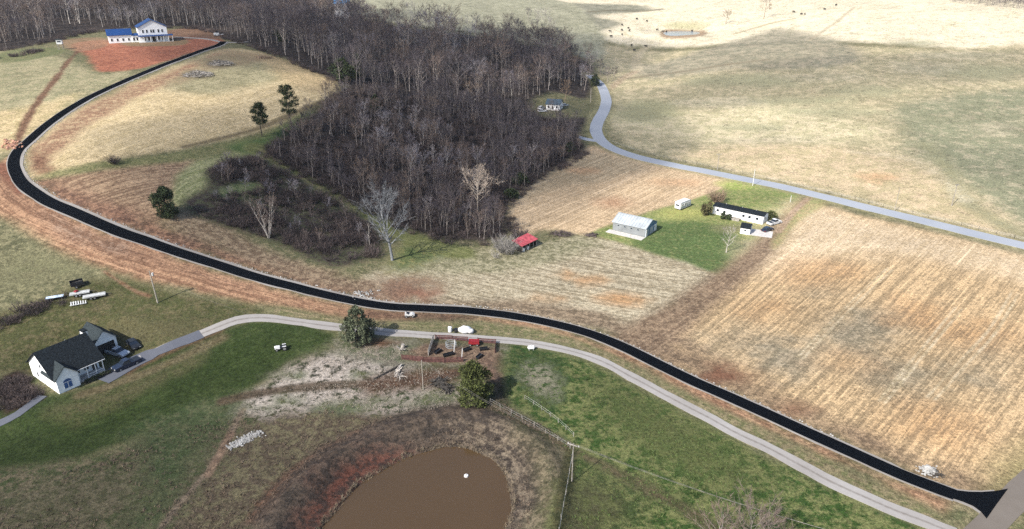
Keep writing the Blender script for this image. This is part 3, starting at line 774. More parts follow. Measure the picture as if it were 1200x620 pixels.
def ground_material():
    m = bpy.data.materials.new('land_cover'); m.use_nodes = True
    n = m.node_tree.nodes; l = m.node_tree.links
    b = n['Principled BSDF']; b.inputs['Roughness'].default_value = 0.95; b.inputs['Specular IOR Level'].default_value = 0.1
    def attr(nm):
        a = n.new('ShaderNodeAttribute'); a.attribute_name = nm; return a.outputs['Vector']
    A, B, P, RCo = attr('cover_a'), attr('cover_b'), attr('cover_p'), attr('row_c')
    sp = n.new('ShaderNodeSeparateXYZ'); l.new(P, sp.inputs[0])
    geo = n.new('ShaderNodeNewGeometry')
    def noise(vec, scale, detail, rough=.6):
        t = n.new('ShaderNodeTexNoise'); t.inputs['Scale'].default_value = scale; t.inputs['Detail'].default_value = detail; t.inputs['Roughness'].default_value = rough
        l.new(vec, t.inputs['Vector']); return t.outputs[0]
    def math_(op, a, b_=None, c=None):
        t = n.new('ShaderNodeMath'); t.operation = op
        for i, v in enumerate((a, b_, c)):
            if v is None: continue
            if isinstance(v, (int, float)): t.inputs[i].default_value = v
            else: l.new(v, t.inputs[i])
        return t.outputs[0]
    isoA = noise(geo.outputs['Position'], 0.55, 6, .72)
    isoB = noise(geo.outputs['Position'], 0.17, 7, .74)
    mk = n.new('ShaderNodeMapRange'); mk.inputs[1].default_value = .8; mk.inputs[2].default_value = 3.0
    l.new(sp.outputs[2], mk.inputs[0])
    mi = n.new('ShaderNodeMix'); mi.data_type = 'FLOAT'
    l.new(mk.outputs[0], mi.inputs[0]); l.new(isoA, mi.inputs[2]); l.new(isoB, mi.inputs[3])
    iso = mi.outputs[0]
    rv = n.new('ShaderNodeVectorMath'); rv.operation = 'MULTIPLY'; rv.inputs[1].default_value = (0.85, 0.016, 1)
    l.new(RCo, rv.inputs[0])
    st1 = noise(rv.outputs[0], 1.0, 4, .6)
    rv2 = n.new('ShaderNodeVectorMath'); rv2.operation = 'MULTIPLY'; rv2.inputs[1].default_value = (2.4, 0.14, 1)
    l.new(RCo, rv2.inputs[0])
    st2 = noise(rv2.outputs[0], 1.0, 3, .6)
    st = math_('ADD', math_('MULTIPLY', st1, .6), math_('MULTIPLY', st2, .4))
    st = math_('ADD', math_('MULTIPLY', st, .78), math_('MULTIPLY', iso, .22))
    mx = n.new('ShaderNodeMix'); mx.data_type = 'FLOAT'
    l.new(sp.outputs[1], mx.inputs[0]); l.new(iso, mx.inputs[2]); l.new(st, mx.inputs[3])
    pat = mx.outputs[0]
    hw = math_('MULTIPLY_ADD', sp.outputs[1], -.02, .06)
    lo = math_('SUBTRACT', sp.outputs[0], hw); hi = math_('ADD', sp.outputs[0], hw)
    mr = n.new('ShaderNodeMapRange'); mr.interpolation_type = 'SMOOTHSTEP'
    l.new(pat, mr.inputs[0]); l.new(lo, mr.inputs[1]); l.new(hi, mr.inputs[2])
    mc = n.new('ShaderNodeMix'); mc.data_type = 'RGBA'
    l.new(mr.outputs[0], mc.inputs[0]); l.new(A, mc.inputs[6]); l.new(B, mc.inputs[7])
    fine = noise(geo.outputs['Position'], 1.6, 5, .8)
    grit = noise(geo.outputs['Position'], 5.5, 3, .8)
    big = noise(geo.outputs['Position'], 0.055, 3, .6)
    # drill rows: thin paler straw lines where the cover is row-sown
    sr = n.new('ShaderNodeSeparateXYZ'); l.new(RCo, sr.inputs[0])
    wv = math_('SINE', math_('ADD', math_('MULTIPLY', sr.outputs[0], 4.2), math_('MULTIPLY', st1, 9.0)))
    ln = n.new('ShaderNodeMapRange'); ln.interpolation_type = 'SMOOTHSTEP'; ln.inputs[1].default_value = .55; ln.inputs[2].default_value = .98
    l.new(wv, ln.inputs[0])
    gate = n.new('ShaderNodeMapRange'); gate.inputs[1].default_value = .42; gate.inputs[2].default_value = .66
    rv3 = n.new('ShaderNodeVectorMath'); rv3.operation = 'MULTIPLY'; rv3.inputs[1].default_value = (.25, .03, 1); l.new(RCo, rv3.inputs[0])
    l.new(noise(rv3.outputs[0], 1.0, 3, .6), gate.inputs[0])
    rows = math_('MULTIPLY', math_('MULTIPLY', ln.outputs[0], gate.outputs[0]), math_('MULTIPLY', sp.outputs[1], .42))
    fv = math_('ADD', math_('MULTIPLY_ADD', fine, 2.9, -.45), math_('MULTIPLY_ADD', big, .5, -.25))
    fv = math_('ADD', fv, math_('MULTIPLY_ADD', grit, 2.2, -1.1))
    fl = n.new('ShaderNodeMapRange'); fl.interpolation_type = 'SMOOTHSTEP'; fl.inputs[1].default_value = .54; fl.inputs[2].default_value = .66
    l.new(noise(geo.outputs['Position'], .33, 4, .75), fl.inputs[0])
    fv = math_('SUBTRACT', fv, math_('MULTIPLY', fl.outputs[0], math_('MULTIPLY_ADD', mk.outputs[0], .28, .10)))
    fv = math_('MAXIMUM', math_('ADD', fv, rows), .25)
    hs = n.new('ShaderNodeHueSaturation'); l.new(mc.outputs[2], hs.inputs['Color']); l.new(fv, hs.inputs['Value'])
    l.new(hs.outputs[0], b.inputs['Base Color'])
    bp = n.new('ShaderNodeBump'); bp.inputs['Strength'].default_value = .8; bp.inputs['Distance'].default_value = .4
    l.new(math_('ADD', math_('MULTIPLY', pat, .7), math_('MULTIPLY', fine, .9)), bp.inputs['Height'])
    l.new(bp.outputs[0], b.inputs['Normal'])
    return m
me.materials.append(ground_material())
ground = link('ground', me)
tag(ground, 'rolling farmland of dry grass, stubble, clay and green pasture', 'ground', kind='structure')

# ------------------------------------------------------------------ roads
def road_mat(name, c1, c2, rough, tracks=None, scale=1.2, spec=.25):
    m = bpy.data.materials.new(name); m.use_nodes = True
    n = m.node_tree.nodes; l = m.node_tree.links
    b = n['Principled BSDF']; b.inputs['Roughness'].default_value = rough; b.inputs['Specular IOR Level'].default_value = spec
    geo = n.new('ShaderNodeNewGeometry')
    t = n.new('ShaderNodeTexNoise'); t.inputs['Scale'].default_value = scale; t.inputs['Detail'].default_value = 6; t.inputs['Roughness'].default_value = .7
    l.new(geo.outputs['Position'], t.inputs['Vector'])
    t2 = n.new('ShaderNodeTexNoise'); t2.inputs['Scale'].default_value = .08; t2.inputs['Detail'].default_value = 3
    l.new(geo.outputs['Position'], t2.inputs['Vector'])
    ad = n.new('ShaderNodeMath'); ad.operation = 'MULTIPLY_ADD'; ad.inputs[1].default_value = .6
    sub = n.new('ShaderNodeMath'); sub.operation = 'MULTIPLY_ADD'; sub.inputs[1].default_value = 1.1; sub.inputs[2].default_value = -.35
    l.new(t2.outputs[0], sub.inputs[0]); l.new(t.outputs[0], ad.inputs[0]); l.new(sub.outputs[0], ad.inputs[2])
    mx = n.new('ShaderNodeMix'); mx.data_type = 'RGBA'
    mx.inputs[6].default_value = (*c1, 1); mx.inputs[7].default_value = (*c2, 1)
    l.new(ad.outputs[0], mx.inputs[0])
    out = mx.outputs[2]
    if tracks is not None:
        uv = n.new('ShaderNodeUVMap'); uv.uv_map = 'UVMap'
        sx = n.new('ShaderNodeSeparateXYZ'); l.new(uv.outputs[0], sx.inputs[0])
        # three strips where no wheel runs
        a = n.new('ShaderNodeMath'); a.operation = 'SUBTRACT'; a.inputs[1].default_value = .5; l.new(sx.outputs[0], a.inputs[0])
        c = n.new('ShaderNodeMath'); c.operation = 'ABSOLUTE'; l.new(a.outputs[0], c.inputs[0])
        r = n.new('ShaderNodeMapRange'); r.inputs[1].default_value = .03; r.inputs[2].default_value = .12; r.inputs[3].default_value = 1; r.inputs[4].default_value = 0
        l.new(c.outputs[0], r.inputs[0])
        k = n.new('ShaderNodeMath'); k.operation = 'MULTIPLY'; l.new(r.outputs[0], k.inputs[0]); l.new(t.outputs[0], k.inputs[1])
        m2 = n.new('ShaderNodeMix'); m2.data_type = 'RGBA'; m2.inputs[7].default_value = (*tracks, 1)
        l.new(k.outputs[0], m2.inputs[0]); l.new(out, m2.inputs[6]); out = m2.outputs[2]
    l.new(out, b.inputs['Base Color'])
    bp = n.new('ShaderNodeBump'); bp.inputs['Strength'].default_value = .3; bp.inputs['Distance'].default_value = .05
    l.new(t.outputs[0], bp.inputs['Height']); l.new(bp.outputs[0], b.inputs['Normal'])
    return m

def ribbon(name, P, wl, wr, dz, m, nlat=5, ragged=0.0, skirt=.35, seed=0):
    """a draped strip: wl / wr metres left and right of the centre line (numbers or functions of arclength)"""
    P = np.asarray(P, float)
    T = np.gradient(P, axis=0); T /= np.hypot(T[:, 0], T[:, 1])[:, None] + 1e-9
    Nn = np.stack([-T[:, 1], T[:, 0]], -1)
    s = np.r_[0, np.cumsum(np.hypot(*np.diff(P, axis=0).T))]
    a = np.array([wl(v) for v in s]) if callable(wl) else np.full(len(P), float(wl))
    b = np.array([wr(v) for v in s]) if callable(wr) else np.full(len(P), float(wr))
    if ragged:
        a = a + ragged * fbm(s, s * 0 + seed, 5, 71, 3); b = b + ragged * fbm(s, s * 0 + seed + 50, 5, 72, 3)
    V = []; UV = []
    lat = np.linspace(0, 1, nlat)
    for k, t in enumerate(lat):
        q = P + Nn * (a * (1 - t) - b * t)[:, None]
        z = h_fin(q[:, 0], q[:, 1]) + dz
        V.append(np.c_[q, z]); UV.append(np.c_[np.full(len(P), t), s])
    for k in (0, -1):
        q = V[k].copy() if k == 0 else V[nlat - 1].copy()
        q[:, 2] -= skirt
        V.append(q); UV.append(np.c_[np.full(len(P), float(k != 0)), s])
    n = len(P)
    F = []
    order = [nlat] + list(range(nlat)) + [nlat + 1]
    for o1, o2 in zip(order[:-1], order[1:]):
        for i in range(n - 1):
            F.append((o1 * n + i, o2 * n + i, o2 * n + i + 1, o1 * n + i + 1))
    Vv = np.vstack(V); U = np.vstack(UV)
    me = bpy.data.meshes.new(name)
    me.from_pydata([tuple(v) for v in Vv], [], F)
    uvl = me.uv_layers.new(name='UVMap')
    li = np.empty(len(me.loops), np.int32); me.loops.foreach_get('vertex_index', li)
    uvl.data.foreach_set('uv', U[li].ravel().astype(np.float32))
    me.materials.append(m)
    me.update()
    o = link(name, me)
    return o

M_BLACK = road_mat('fresh_asphalt', (.003, .004, .0058), (.0045, .0055, .0075), 1.0, scale=4, spec=.0)
M_GRAVEL = road_mat('pale_gravel', C(206, 202, 198, 2.2), C(150, 142, 134, 2.2), .95, scale=3)
M_LANE = road_mat('lane_gravel', C(204, 201, 199, 1.9), C(160, 153, 148, 1.9), .95, tracks=C(116, 106, 96, 1.9), scale=1.2)
M_PUBLIC = road_mat('worn_asphalt', C(196, 202, 212), C(172, 180, 194), .85, scale=.8)
M_DIRT = road_mat('dusty_asphalt', C(176, 166, 156, KS), C(148, 136, 124, KS), .9, scale=.8)
M_BLUEST = road_mat('bluestone_drive', C(146, 152, 166, KS), C(116, 120, 134, KS), .95, scale=1.6)

def apron(name, pts, dz, m, world=False):
    """a level-ish draped apron: the filled outline of picture points"""
    P = np.array(pts) if world else WP(pts)[:, :2]
    c = P.mean(0)
    V = [(c[0], c[1], hz(*c) + dz)]
    for k in (.5, 1.0):
        for q in P:
            r = c + (q - c) * k
            V.append((r[0], r[1], hz(*r) + dz))
    k = len(P)
    for q in P:
        V.append((q[0], q[1], hz(*q) + dz - .4))
    F = [(0, 1 + i, 1 + (i + 1) % k) for i in range(k)]
    for o in (1, 1 + k):
        F += [(o + i, o + k + i, o + k + (i + 1) % k, o + (i + 1) % k) for i in range(k)]
    return MB().add(V, F).build(name, m)

tag(ribbon('asphalt_road', newroad, lambda s: 1.6 - .2 * min(1, max(0, (s - 380) / 60)), lambda s: 1.6 - .2 * min(1, max(0, (s - 380) / 60)), .16, M_BLACK, 5, .06), 'freshly paved black asphalt drive winding up the hill', 'road', kind='structure')
tag(ribbon('gravel_shoulder', newroad, lambda s: 1.72 + (.75 if s < 330 else (.3 if s < 430 else -.06)), lambda s: 1.9 - .22 * min(1, max(0, (s - 380) / 60)), .09, M_GRAVEL, 7, .3), 'pale gravel shoulder along the black road', 'road', kind='structure')
def road_edge(P, k, off):
    t = P[k] - P[k - 1]; t = t / np.hypot(*t)
    return P[k] + np.array([-t[1], t[0]]) * off
UP_PX = [(1122, 575.5), (1135, 577), (1150, 577.3), (1165, 576.3), (1181, 573.5)]
DN_PX = [(1156, 608.5), (1149, 600), (1140, 593.5), (1128, 588.5)]
_up = [road_edge(newroad, -4, 1.4)] + [W(*q)[:2] for q in UP_PX]
_dn = [W(*q)[:2] for q in DN_PX] + [road_edge(newroad, -3, -1.4)]
tag(apron('asphalt_apron', _up + [W(1174, 583)[:2], W(1166, 594)[:2]] + _dn, .172, M_BLACK, True), 'flared black asphalt mouth meeting the dusty side road', 'road', kind='structure')
_up = [road_edge(newroad, -4, 1.66)] + [W(q[0], q[1] - 1.8)[:2] for q in UP_PX[:-1]]
_dn = [W(q[0] - 1.5, q[1] + 1.6)[:2] for q in DN_PX] + [road_edge(newroad, -3, -1.68)]
tag(apron('gravel_apron', _up + [W(1165, 580)[:2], W(1160, 600)[:2]] + _dn, .10, M_GRAVEL, True), 'thin gravel edge round the asphalt mouth', 'road', kind='structure')
tag(ribbon('gravel_lane', lane, 1.45, 1.45, .07, M_LANE, 5, .3), 'pale gravel farm lane with two wheel tracks', 'road', kind='structure')
tag(ribbon('public_road', public, 3.0, 3.0, .10, M_PUBLIC, 5, .1), 'worn blue grey asphalt road beside the pasture', 'road', kind='structure')
tag(ribbon('side_road', cross, 2.1, 2.1, .12, M_DIRT, 5, .25), 'dusty brown side road at the lower right corner', 'road', kind='structure')
drive = smooth(WP([(118, 446), (140, 434), (158, 424), (176, 416), (200, 405.5), (236, 391.5)]), 1.5)
tag(ribbon('gravel_drive', drive, lambda s: 2.6 if s < 12 else 1.6, lambda s: 2.4 if s < 12 else 1.6, .10, M_BLUEST, 5, .3), 'blue grey gravel drive leading to the white house', 'driveway', kind='structure')
sidep = smooth(WP([(0, 496), (20, 486), (36, 474), (50, 464)]), 1.5)
tag(ribbon('garden_path', np.vstack([sidep[:1] - (sidep[1] - sidep[0]) * 6, sidep]), 1.0, 1.0, .08, M_BLUEST, 3, .1), 'blue grey path left of the white house', 'path', kind='structure')
hd = smooth(WP([(204, 43.5), (225, 44.5), (247, 46.5), (258, 49), (275, 50), (290, 49)]), 2)
tag(ribbon('concrete_drive', hd, 1.4, 1.4, .07, M_GRAVEL, 3, .2), 'pale concrete drive beside the blue roofed house', 'driveway', kind='structure')
sd_ = smooth(WP([(676, 160), (686, 163), (699, 165)]), 2)
tag(ribbon('wood_drive', sd_, 1.8, 1.8, .06, M_PUBLIC, 3, .3), 'short grey side drive entering the woods', 'driveway', kind='structure')

# ------------------------------------------------------------------ water
def water(name, P, z, col, label, rough=.08):
    m = bpy.data.materials.new(name + '_water'); m.use_nodes = True
    n = m.node_tree.nodes; l = m.node_tree.links
    b = n['Principled BSDF']; b.inputs['Roughness'].default_value = rough; b.inputs['Specular IOR Level'].default_value = .45
    t = n.new('ShaderNodeTexNoise'); t.inputs['Scale'].default_value = .12; t.inputs['Detail'].default_value = 3
    geo = n.new('ShaderNodeNewGeometry'); l.new(geo.outputs['Position'], t.inputs['Vector'])
    mx = n.new('ShaderNodeMix'); mx.data_type = 'RGBA'
    mx.inputs[6].default_value = (*col, 1); mx.inputs[7].default_value = (*[v * .86 for v in col], 1)
    l.new(t.outputs[0], mx.inputs[0]); l.new(mx.outputs[2], b.inputs['Base Color'])
    t2 = n.new('ShaderNodeTexNoise'); t2.inputs['Scale'].default_value = 2.2; t2.inputs['Detail'].default_value = 3
    l.new(geo.outputs['Position'], t2.inputs['Vector'])
    bp = n.new('ShaderNodeBump'); bp.inputs['Strength'].default_value = .05; bp.inputs['Distance'].default_value = .1
    l.new(t2.outputs[0], bp.inputs['Height']); l.new(bp.outputs[0], b.inputs['Normal'])
    c = P.mean(0)
    Q = c + (P - c) * 1.012
    mb = MB()
    k = len(Q)
    mb.add([(c[0], c[1], z)] + [(q[0], q[1], z) for q in Q], [(0, 1 + i, 1 + (i + 1) % k) for i in range(k)])
    tag(mb.build(name, m), label, 'pond', kind='structure')
water('pond', pond, POND_Z, C(116, 92, 62, 2.6), 'muddy brown farm pond at the bottom edge')
water('stock_pond', farpond, FARPOND_Z, C(170, 186, 200), 'small pale stock pond on the far sunny pasture', .2)
# ------------------------------------------------------------------ clouds that shade parts of the land (far above the frame)
def cloud_material(dens):
    m = bpy.data.materials.new('cloud_vapour'); m.use_nodes = True
    n = m.node_tree.nodes; l = m.node_tree.links
    n.remove(n['Principled BSDF'])
    v = n.new('ShaderNodeVolumePrincipled'); v.inputs['Density'].default_value = dens
    v.inputs['Color'].default_value = (.95, .95, .97, 1)
    l.new(v.outputs[0], n['Material Output'].inputs['Volume'])
    return m
M_CLOUD = cloud_material(0.0085)
CLOUD_ALT = 620.0

def cloud(px, py, rx, ry, rz, rot=0.0, seed=1):
    p = W(px, py)
    c = Vector((float(p[0]), float(p[1]), float(p[2]))) + SUN_DIR * (CLOUD_ALT / SUN_DIR.z)
    bm = bmesh.new()
    bmesh.ops.create_icosphere(bm, subdivisions=3, radius=1.0)
    rn = random.Random(seed)
    ph = [rn.uniform(0, 6) for _ in range(6)]
    for v in bm.verts:
        x, y, z = v.co
        k = 1 + .12 * math.sin(3 * x + ph[0]) * math.cos(2.6 * y + ph[1]) + .07 * math.sin(6 * y + ph[2] + 3 * z) + .06 * math.cos(7 * x + ph[3])
        v.co = Vector((x * rx * k, y * ry * k, z * rz * (1.0 if z > 0 else .6)))
    me = bpy.data.meshes.new('cloud'); bm.to_mesh(me); bm.free()
    me.materials.append(M_CLOUD)
    o = link('cloud', me, loc=c); o.rotation_euler[2] = rot
    tag(o, 'small fair weather cloud drifting high above the fields', 'cloud', kind='structure')
for a in CLOUDS: cloud(*a)

# ------------------------------------------------------------------ bare trees
M_BARK = mat('grey_bark', C(176, 166, 160, 1.3), .95, .25, 2.5, ramp=[(.5, .5, .5), (1.2, 1.2, 1.2), (.55, .55, .55), (.9, .88, .86), (.6, .6, .6), (.95, .93, .9), (.5, .5, .5)])
M_BARKPALE = mat('pale_bark', C(214, 206, 198, 1.5), .95, .2, 2.5, objvar=.12)
_RAMP = [(.62, .60, .64), (1.1, 1.06, 1.04), (.72, .68, .7), (1.25, 1.18, 1.1), (.8, .78, .84), (1.0, .92, .86), (.55, .53, .6)]
M_TWIG = mat('purple_grey_twigs', C(118, 111, 116, 1.75), .95, .15, 1.0, ramp=_RAMP)
M_TWIG_B = mat('brown_grey_twigs', C(142, 127, 118, 1.6), .95, .15, 1.0, ramp=_RAMP)
M_TWIG_C = mat('ash_grey_twigs', C(168, 164, 170, 1.45), .95, .15, 1.0, ramp=_RAMP)
M_TWIGPALE = mat('pale_twigs', C(180, 174, 168, 1.5), .95, .2, 1.0, objvar=.15)
M_TWIGTAN = mat('tan_twigs', C(150, 128, 108, 1.5), .95, .2, 1.0, objvar=.15)
M_BRUSH = mat('dark_brush', C(112, 102, 102, 1.8), .95, .2, .7, ramp=[(.4, .38, .4), (1.0, .95, .92), (.55, .53, .55), (1.35, 1.25, 1.15), (.7, .66, .68)])
M_NEEDLE = mat('dark_needles', C(62, 74, 46, 1.35), .9, .35, .9, objvar=.15)
M_NEEDLE2 = mat('olive_needles', C(82, 90, 44, 1.4), .9, .35, .9, objvar=.1)
M_BROWNLEAF = mat('brown_leaves', C(112, 96, 76, 1.4), .9, .3, .9)

def sliver(mb, p, d, ln, wd, rn):
    d = Vector(d).normalized()
    s = d.cross(Vector((rn.uniform(-1, 1), rn.uniform(-1, 1), rn.uniform(-1, 1))))
    if s.length < 1e-3: s = d.orthogonal()
    s = s.normalized() * wd / 2
    p = Vector(p); e = p + d * ln
    mb.add([p - s, p + s, e + s * .3, e - s * .3], [(0, 1, 2, 3)])

def rdir(d, spread, rn, up=0.0):
    v = Vector(d) + Vector((rn.gauss(0, spread), rn.gauss(0, spread), rn.gauss(0, spread) + up))
    return v.normalized()

def bare_tree(seed, H=14, r0=.2, crown0=.35, spread=.34, limbs=14, subs=4, twigs=6, tw=.07, stems=1, up=.35, sides=5, twl=1.0):
    """returns (trunk builder, crown builder)"""
    rn = random.Random(seed)
    T, Cw = MB(), MB()
    for st in range(stems):
        base = Vector((0, 0, -.4)); lean = Vector((rn.gauss(0, .03), rn.gauss(0, .03), 1))
        if stems > 1:
            a = 6.28 * st / stems + rn.uniform(-.5, .5)
            lean = Vector((.26 * math.cos(a), .26 * math.sin(a), 1))
        pts = [base]; n = 6
        for i in range(n):
            lean = rdir(lean, .05, rn, .04)
            pts.append(pts[-1] + lean * (H * .92 / n))
        rr = [r0 * (1 - .86 * (i / n) ** .8) for i in range(n + 1)]
        for i in range(n):
            T.tube(pts[i], pts[i + 1], rr[i], rr[i + 1], sides, False)
        for k in range(limbs):
            t = crown0 + (1 - crown0) * (k + rn.random()) / limbs * .97
            f = t * n; i = min(n - 1, int(f)); p = pts[i].lerp(pts[i + 1], f - i)
            a = k * 2.4 + rn.uniform(-.6, .6)
            tt = (t - crown0) / (1 - crown0)
            L = H * spread * (.55 + .75 * math.sin(math.pi * min(1, tt * .75 + .22))) * rn.uniform(.7, 1.15)
            d = Vector((math.cos(a), math.sin(a), up + .5 * tt + rn.uniform(0, .35))).normalized()
            rb = max(.025, rr[i] * .55)
            q = p; segs = 3; path = [q]
            for sgm in range(segs):
                d = rdir(d, .13, rn, .16)
                q2 = q + d * L / segs
                T.tube(q, q2, rb * (1 - .28 * sgm), rb * (1 - .28 * (sgm + 1)), 4 if sides > 4 else 3, False)
                path.append(q2); q = q2
            for j in range(subs):
                f2 = rn.uniform(.3, 1.0) * segs; i2 = min(segs - 1, int(f2)); b = path[i2].lerp(path[i2 + 1], f2 - i2)
                dd = rdir(d, .5, rn, .2)
                Ls = L * rn.uniform(.25, .5)
                e = b + dd * Ls
                Cw.tube(b, e, max(.018, rb * .38), max(.010, rb * .16), 3, False)
                for m in range(twigs):
                    u = rn.uniform(.15, 1.0)
                    sliver(Cw, b.lerp(e, u), rdir(dd, .6, rn, .2), Ls * rn.uniform(.3, .75) * twl, tw * rn.uniform(.6, 1.2), rn)
    return T, Cw

def shrub(seed, rad=1.6, h=1.8, stems=34, tw=.06, twigs=4):
    rn = random.Random(seed); m = MB()
    for k in range(stems):
        a = rn.uniform(0, 6.28); r = rad * math.sqrt(rn.random())
        b = Vector((r * .55 * math.cos(a), r * .55 * math.sin(a), -.1))
        d = Vector((math.cos(a) * r / rad * .8 + rn.gauss(0, .25), math.sin(a) * r / rad * .8 + rn.gauss(0, .25), 1)).normalized()
        L = h * rn.uniform(.6, 1.15)
        e = b + d * L
        sliver(m, b, d, L, tw * 1.3, rn)
        for t in range(twigs):
            sliver(m, b.lerp(e, rn.uniform(.3, 1)), rdir(d, .6, rn, .1), L * rn.uniform(.25, .5), tw, rn)
    return m

def conifer(seed, H=8, Rr=2.6, low=.05, n=900, leaf=.34, shape='egg', clumpy=.5):
    """dense evergreen: trunk + crown of small sprays gathered in uneven clumps"""
    rn = random.Random(seed); T = MB(); Cw = MB()
    T.tube((0, 0, -.3), (0, 0, H * .85), .035 * H, .01 * H, 6)
    lobes = []
    for k in range(int(26 + 14 * clumpy)):
        t = rn.random() ** .85; z = low + (1 - low) * t
        if shape == 'cone': prof = (1 - t) ** .8 * .95 + .08
        elif shape == 'egg': prof = math.sin(math.pi * min(1, .22 + .78 * t)) ** .7 * .92 + .1
        else: prof = math.sqrt(max(.02, 1 - (2 * t - 1) ** 2))
        a = rn.uniform(0, 6.28); rad = prof * Rr * rn.uniform(.45, .98)
        lobes.append((Vector((rad * math.cos(a), rad * math.sin(a), z * H)), Rr * rn.uniform(.22, .42) * (.6 + .4 * prof)))
    for c, r in lobes:
        T.tube((0, 0, max(.1, c.z - r)), c, .03 + .006 * H, .02, 4, False)
    for k in range(n):
        c, r = lobes[k % len(lobes)]
        v = Vector((rn.gauss(0, 1), rn.gauss(0, 1), rn.gauss(0, 1) * .8)).normalized() * r * rn.uniform(.55, 1.08)
        p = c + v
        if p.z < low * H * .5: p.z = low * H * .5 + rn.random() * .3
        d = rdir(v, .6, rn, .25)
        s = d.cross(Vector((rn.uniform(-1, 1), rn.uniform(-1, 1), rn.uniform(-1, 1)))).normalized() * leaf * .42
        e = p + d * leaf * rn.uniform(.7, 1.3)
        Cw.add([p - s, p + s, e + s * .4, e - s * .4], [(0, 1, 2, 3)])
    return T, Cw

def pine(seed, H=14, Rr=3.4):
    """tall open pine: bare lower trunk, separate needle clumps with sky between"""
    rn = random.Random(seed); T = MB(); Cw = MB()
    pts = [Vector((rn.gauss(0, .08) * i, rn.gauss(0, .08) * i, H * .96 * i / 6 - (.4 if i == 0 else 0))) for i in range(7)]
    for i in range(6): T.tube(pts[i], pts[i + 1], .22 * (1 - i / 7), .22 * (1 - (i + 1) / 7), 6, False)
    for k in range(40):
        t = .36 + .62 * (k + rn.random()) / 40
        f = t * 6; i = min(5, int(f)); p = pts[i].lerp(pts[i + 1], f - i)
        a = k * 2.4 + rn.uniform(-.5, .5)
        L = Rr * (1.0 if t < .75 else (1.08 - t) * 3.2) * rn.uniform(.55, 1.05)
        e = p + Vector((math.cos(a) * L, math.sin(a) * L, L * rn.uniform(.05, .5)))
        T.tube(p, e, .07, .025, 4, False)
        for c in range(3):
            q = p.lerp(e, rn.uniform(.45, 1.05)); r = rn.uniform(.55, 1.0)
            for j in range(34):
                v = Vector((rn.gauss(0, 1), rn.gauss(0, 1), rn.gauss(0, .7))).normalized() * r * rn.random() ** .5
                sliver(Cw, q + v, rdir(v, .5, rn, .4), rn.uniform(.35, .6), .19, rn)
    return T, Cw

def tree_thing(name, label, cat, parts, px, mats, group=None, rz=0.0, s=1.0, loc=None, pn=('trunk', 'crown')):
    p = loc if loc is not None else G(*px)
    o = thing(name, label, cat, p, rz, group)
    o.scale = (s, s, s)
    for nm, mb, m in zip(pn, parts, mats):
        mb.build(nm, m, o)
    return o

# --- geometry-node scatter for growth nobody could count
def joined(name, mbs, mats):
    v, f, mi = [], [], []
    for k, mb in enumerate(mbs):
        b = len(v); v += mb.v; f += [tuple(i + b for i in q) for q in mb.f]; mi += [k] * len(mb.f)
    me = bpy.data.meshes.new(name); me.from_pydata(v, [], f)
    for m in mats: me.materials.append(m)
    me.polygons.foreach_set('material_index', mi)
    return bpy.data.objects.new(name, me)

def scatter(name, P, scl, protos, label, cat, seed=0, pick=None):
    n = len(P); rs = np.random.RandomState(seed)
    coll = bpy.data.collections.new(name + '_sources')
    for o in protos: coll.objects.link(o)
    me = bpy.data.meshes.new(name)
    me.vertices.add(n); me.vertices.foreach_set('co', np.asarray(P, np.float32).ravel())
    a = me.attributes.new('turn', 'FLOAT', 'POINT'); a.data.foreach_set('value', rs.uniform(0, 6.28, n).astype(np.float32))
    a = me.attributes.new('size', 'FLOAT_VECTOR', 'POINT'); a.data.foreach_set('vector', np.asarray(scl, np.float32).ravel())
    a = me.attributes.new('pick', 'INT', 'POINT'); a.data.foreach_set('value', (rs.randint(0, len(protos), n) if pick is None else np.asarray(pick)).astype(np.int32))
    o = link(name, me); tag(o, label, cat, kind='stuff')
    ng = bpy.data.node_groups.new(name, 'GeometryNodeTree')
    ng.interface.new_socket('Geometry', in_out='INPUT', socket_type='NodeSocketGeometry')
    ng.interface.new_socket('Geometry', in_out='OUTPUT', socket_type='NodeSocketGeometry')
    N = ng.nodes; L = ng.links
    gi = N.new('NodeGroupInput'); go = N.new('NodeGroupOutput')
    ip = N.new('GeometryNodeInstanceOnPoints'); ci = N.new('GeometryNodeCollectionInfo')
    ci.inputs['Collection'].default_value = coll; ci.inputs['Separate Children'].default_value = True; ci.inputs['Reset Children'].default_value = True
    def na(nm, ty):
        x = N.new('GeometryNodeInputNamedAttribute'); x.data_type = ty; x.inputs['Name'].default_value = nm; return x.outputs[0]
    cx = N.new('ShaderNodeCombineXYZ'); L.new(na('turn', 'FLOAT'), cx.inputs[2])
    L.new(gi.outputs[0], ip.inputs['Points']); L.new(ci.outputs[0], ip.inputs['Instance'])
    ip.inputs['Pick Instance'].default_value = True
    L.new(na('pick', 'INT'), ip.inputs['Instance Index']); L.new(cx.outputs[0], ip.inputs['Rotation']); L.new(na('size', 'FLOAT_VECTOR'), ip.inputs['Scale'])
    L.new(ip.outputs[0], go.inputs[0])
    md = o.modifiers.new('scatter', 'NODES'); md.node_group = ng
    return o

def fill_poly(pts_px, spacing, seed, jitter=.8, world=None):
    P = world if world is not None else WP(pts_px)
    x0, x1, y0, y1 = P[:, 0].min(), P[:, 0].max(), P[:, 1].min(), P[:, 1].max()
    rs = np.random.RandomState(seed)
    X, Y = np.meshgrid(np.arange(x0, x1, spacing), np.arange(y0, y1, spacing))
    X = X.ravel() + rs.uniform(-.5, .5, X.size) * spacing * jitter; Y = Y.ravel() + rs.uniform(-.5, .5, Y.size) * spacing * jitter
    m = in_poly(X, Y, P)
    return X[m], Y[m]

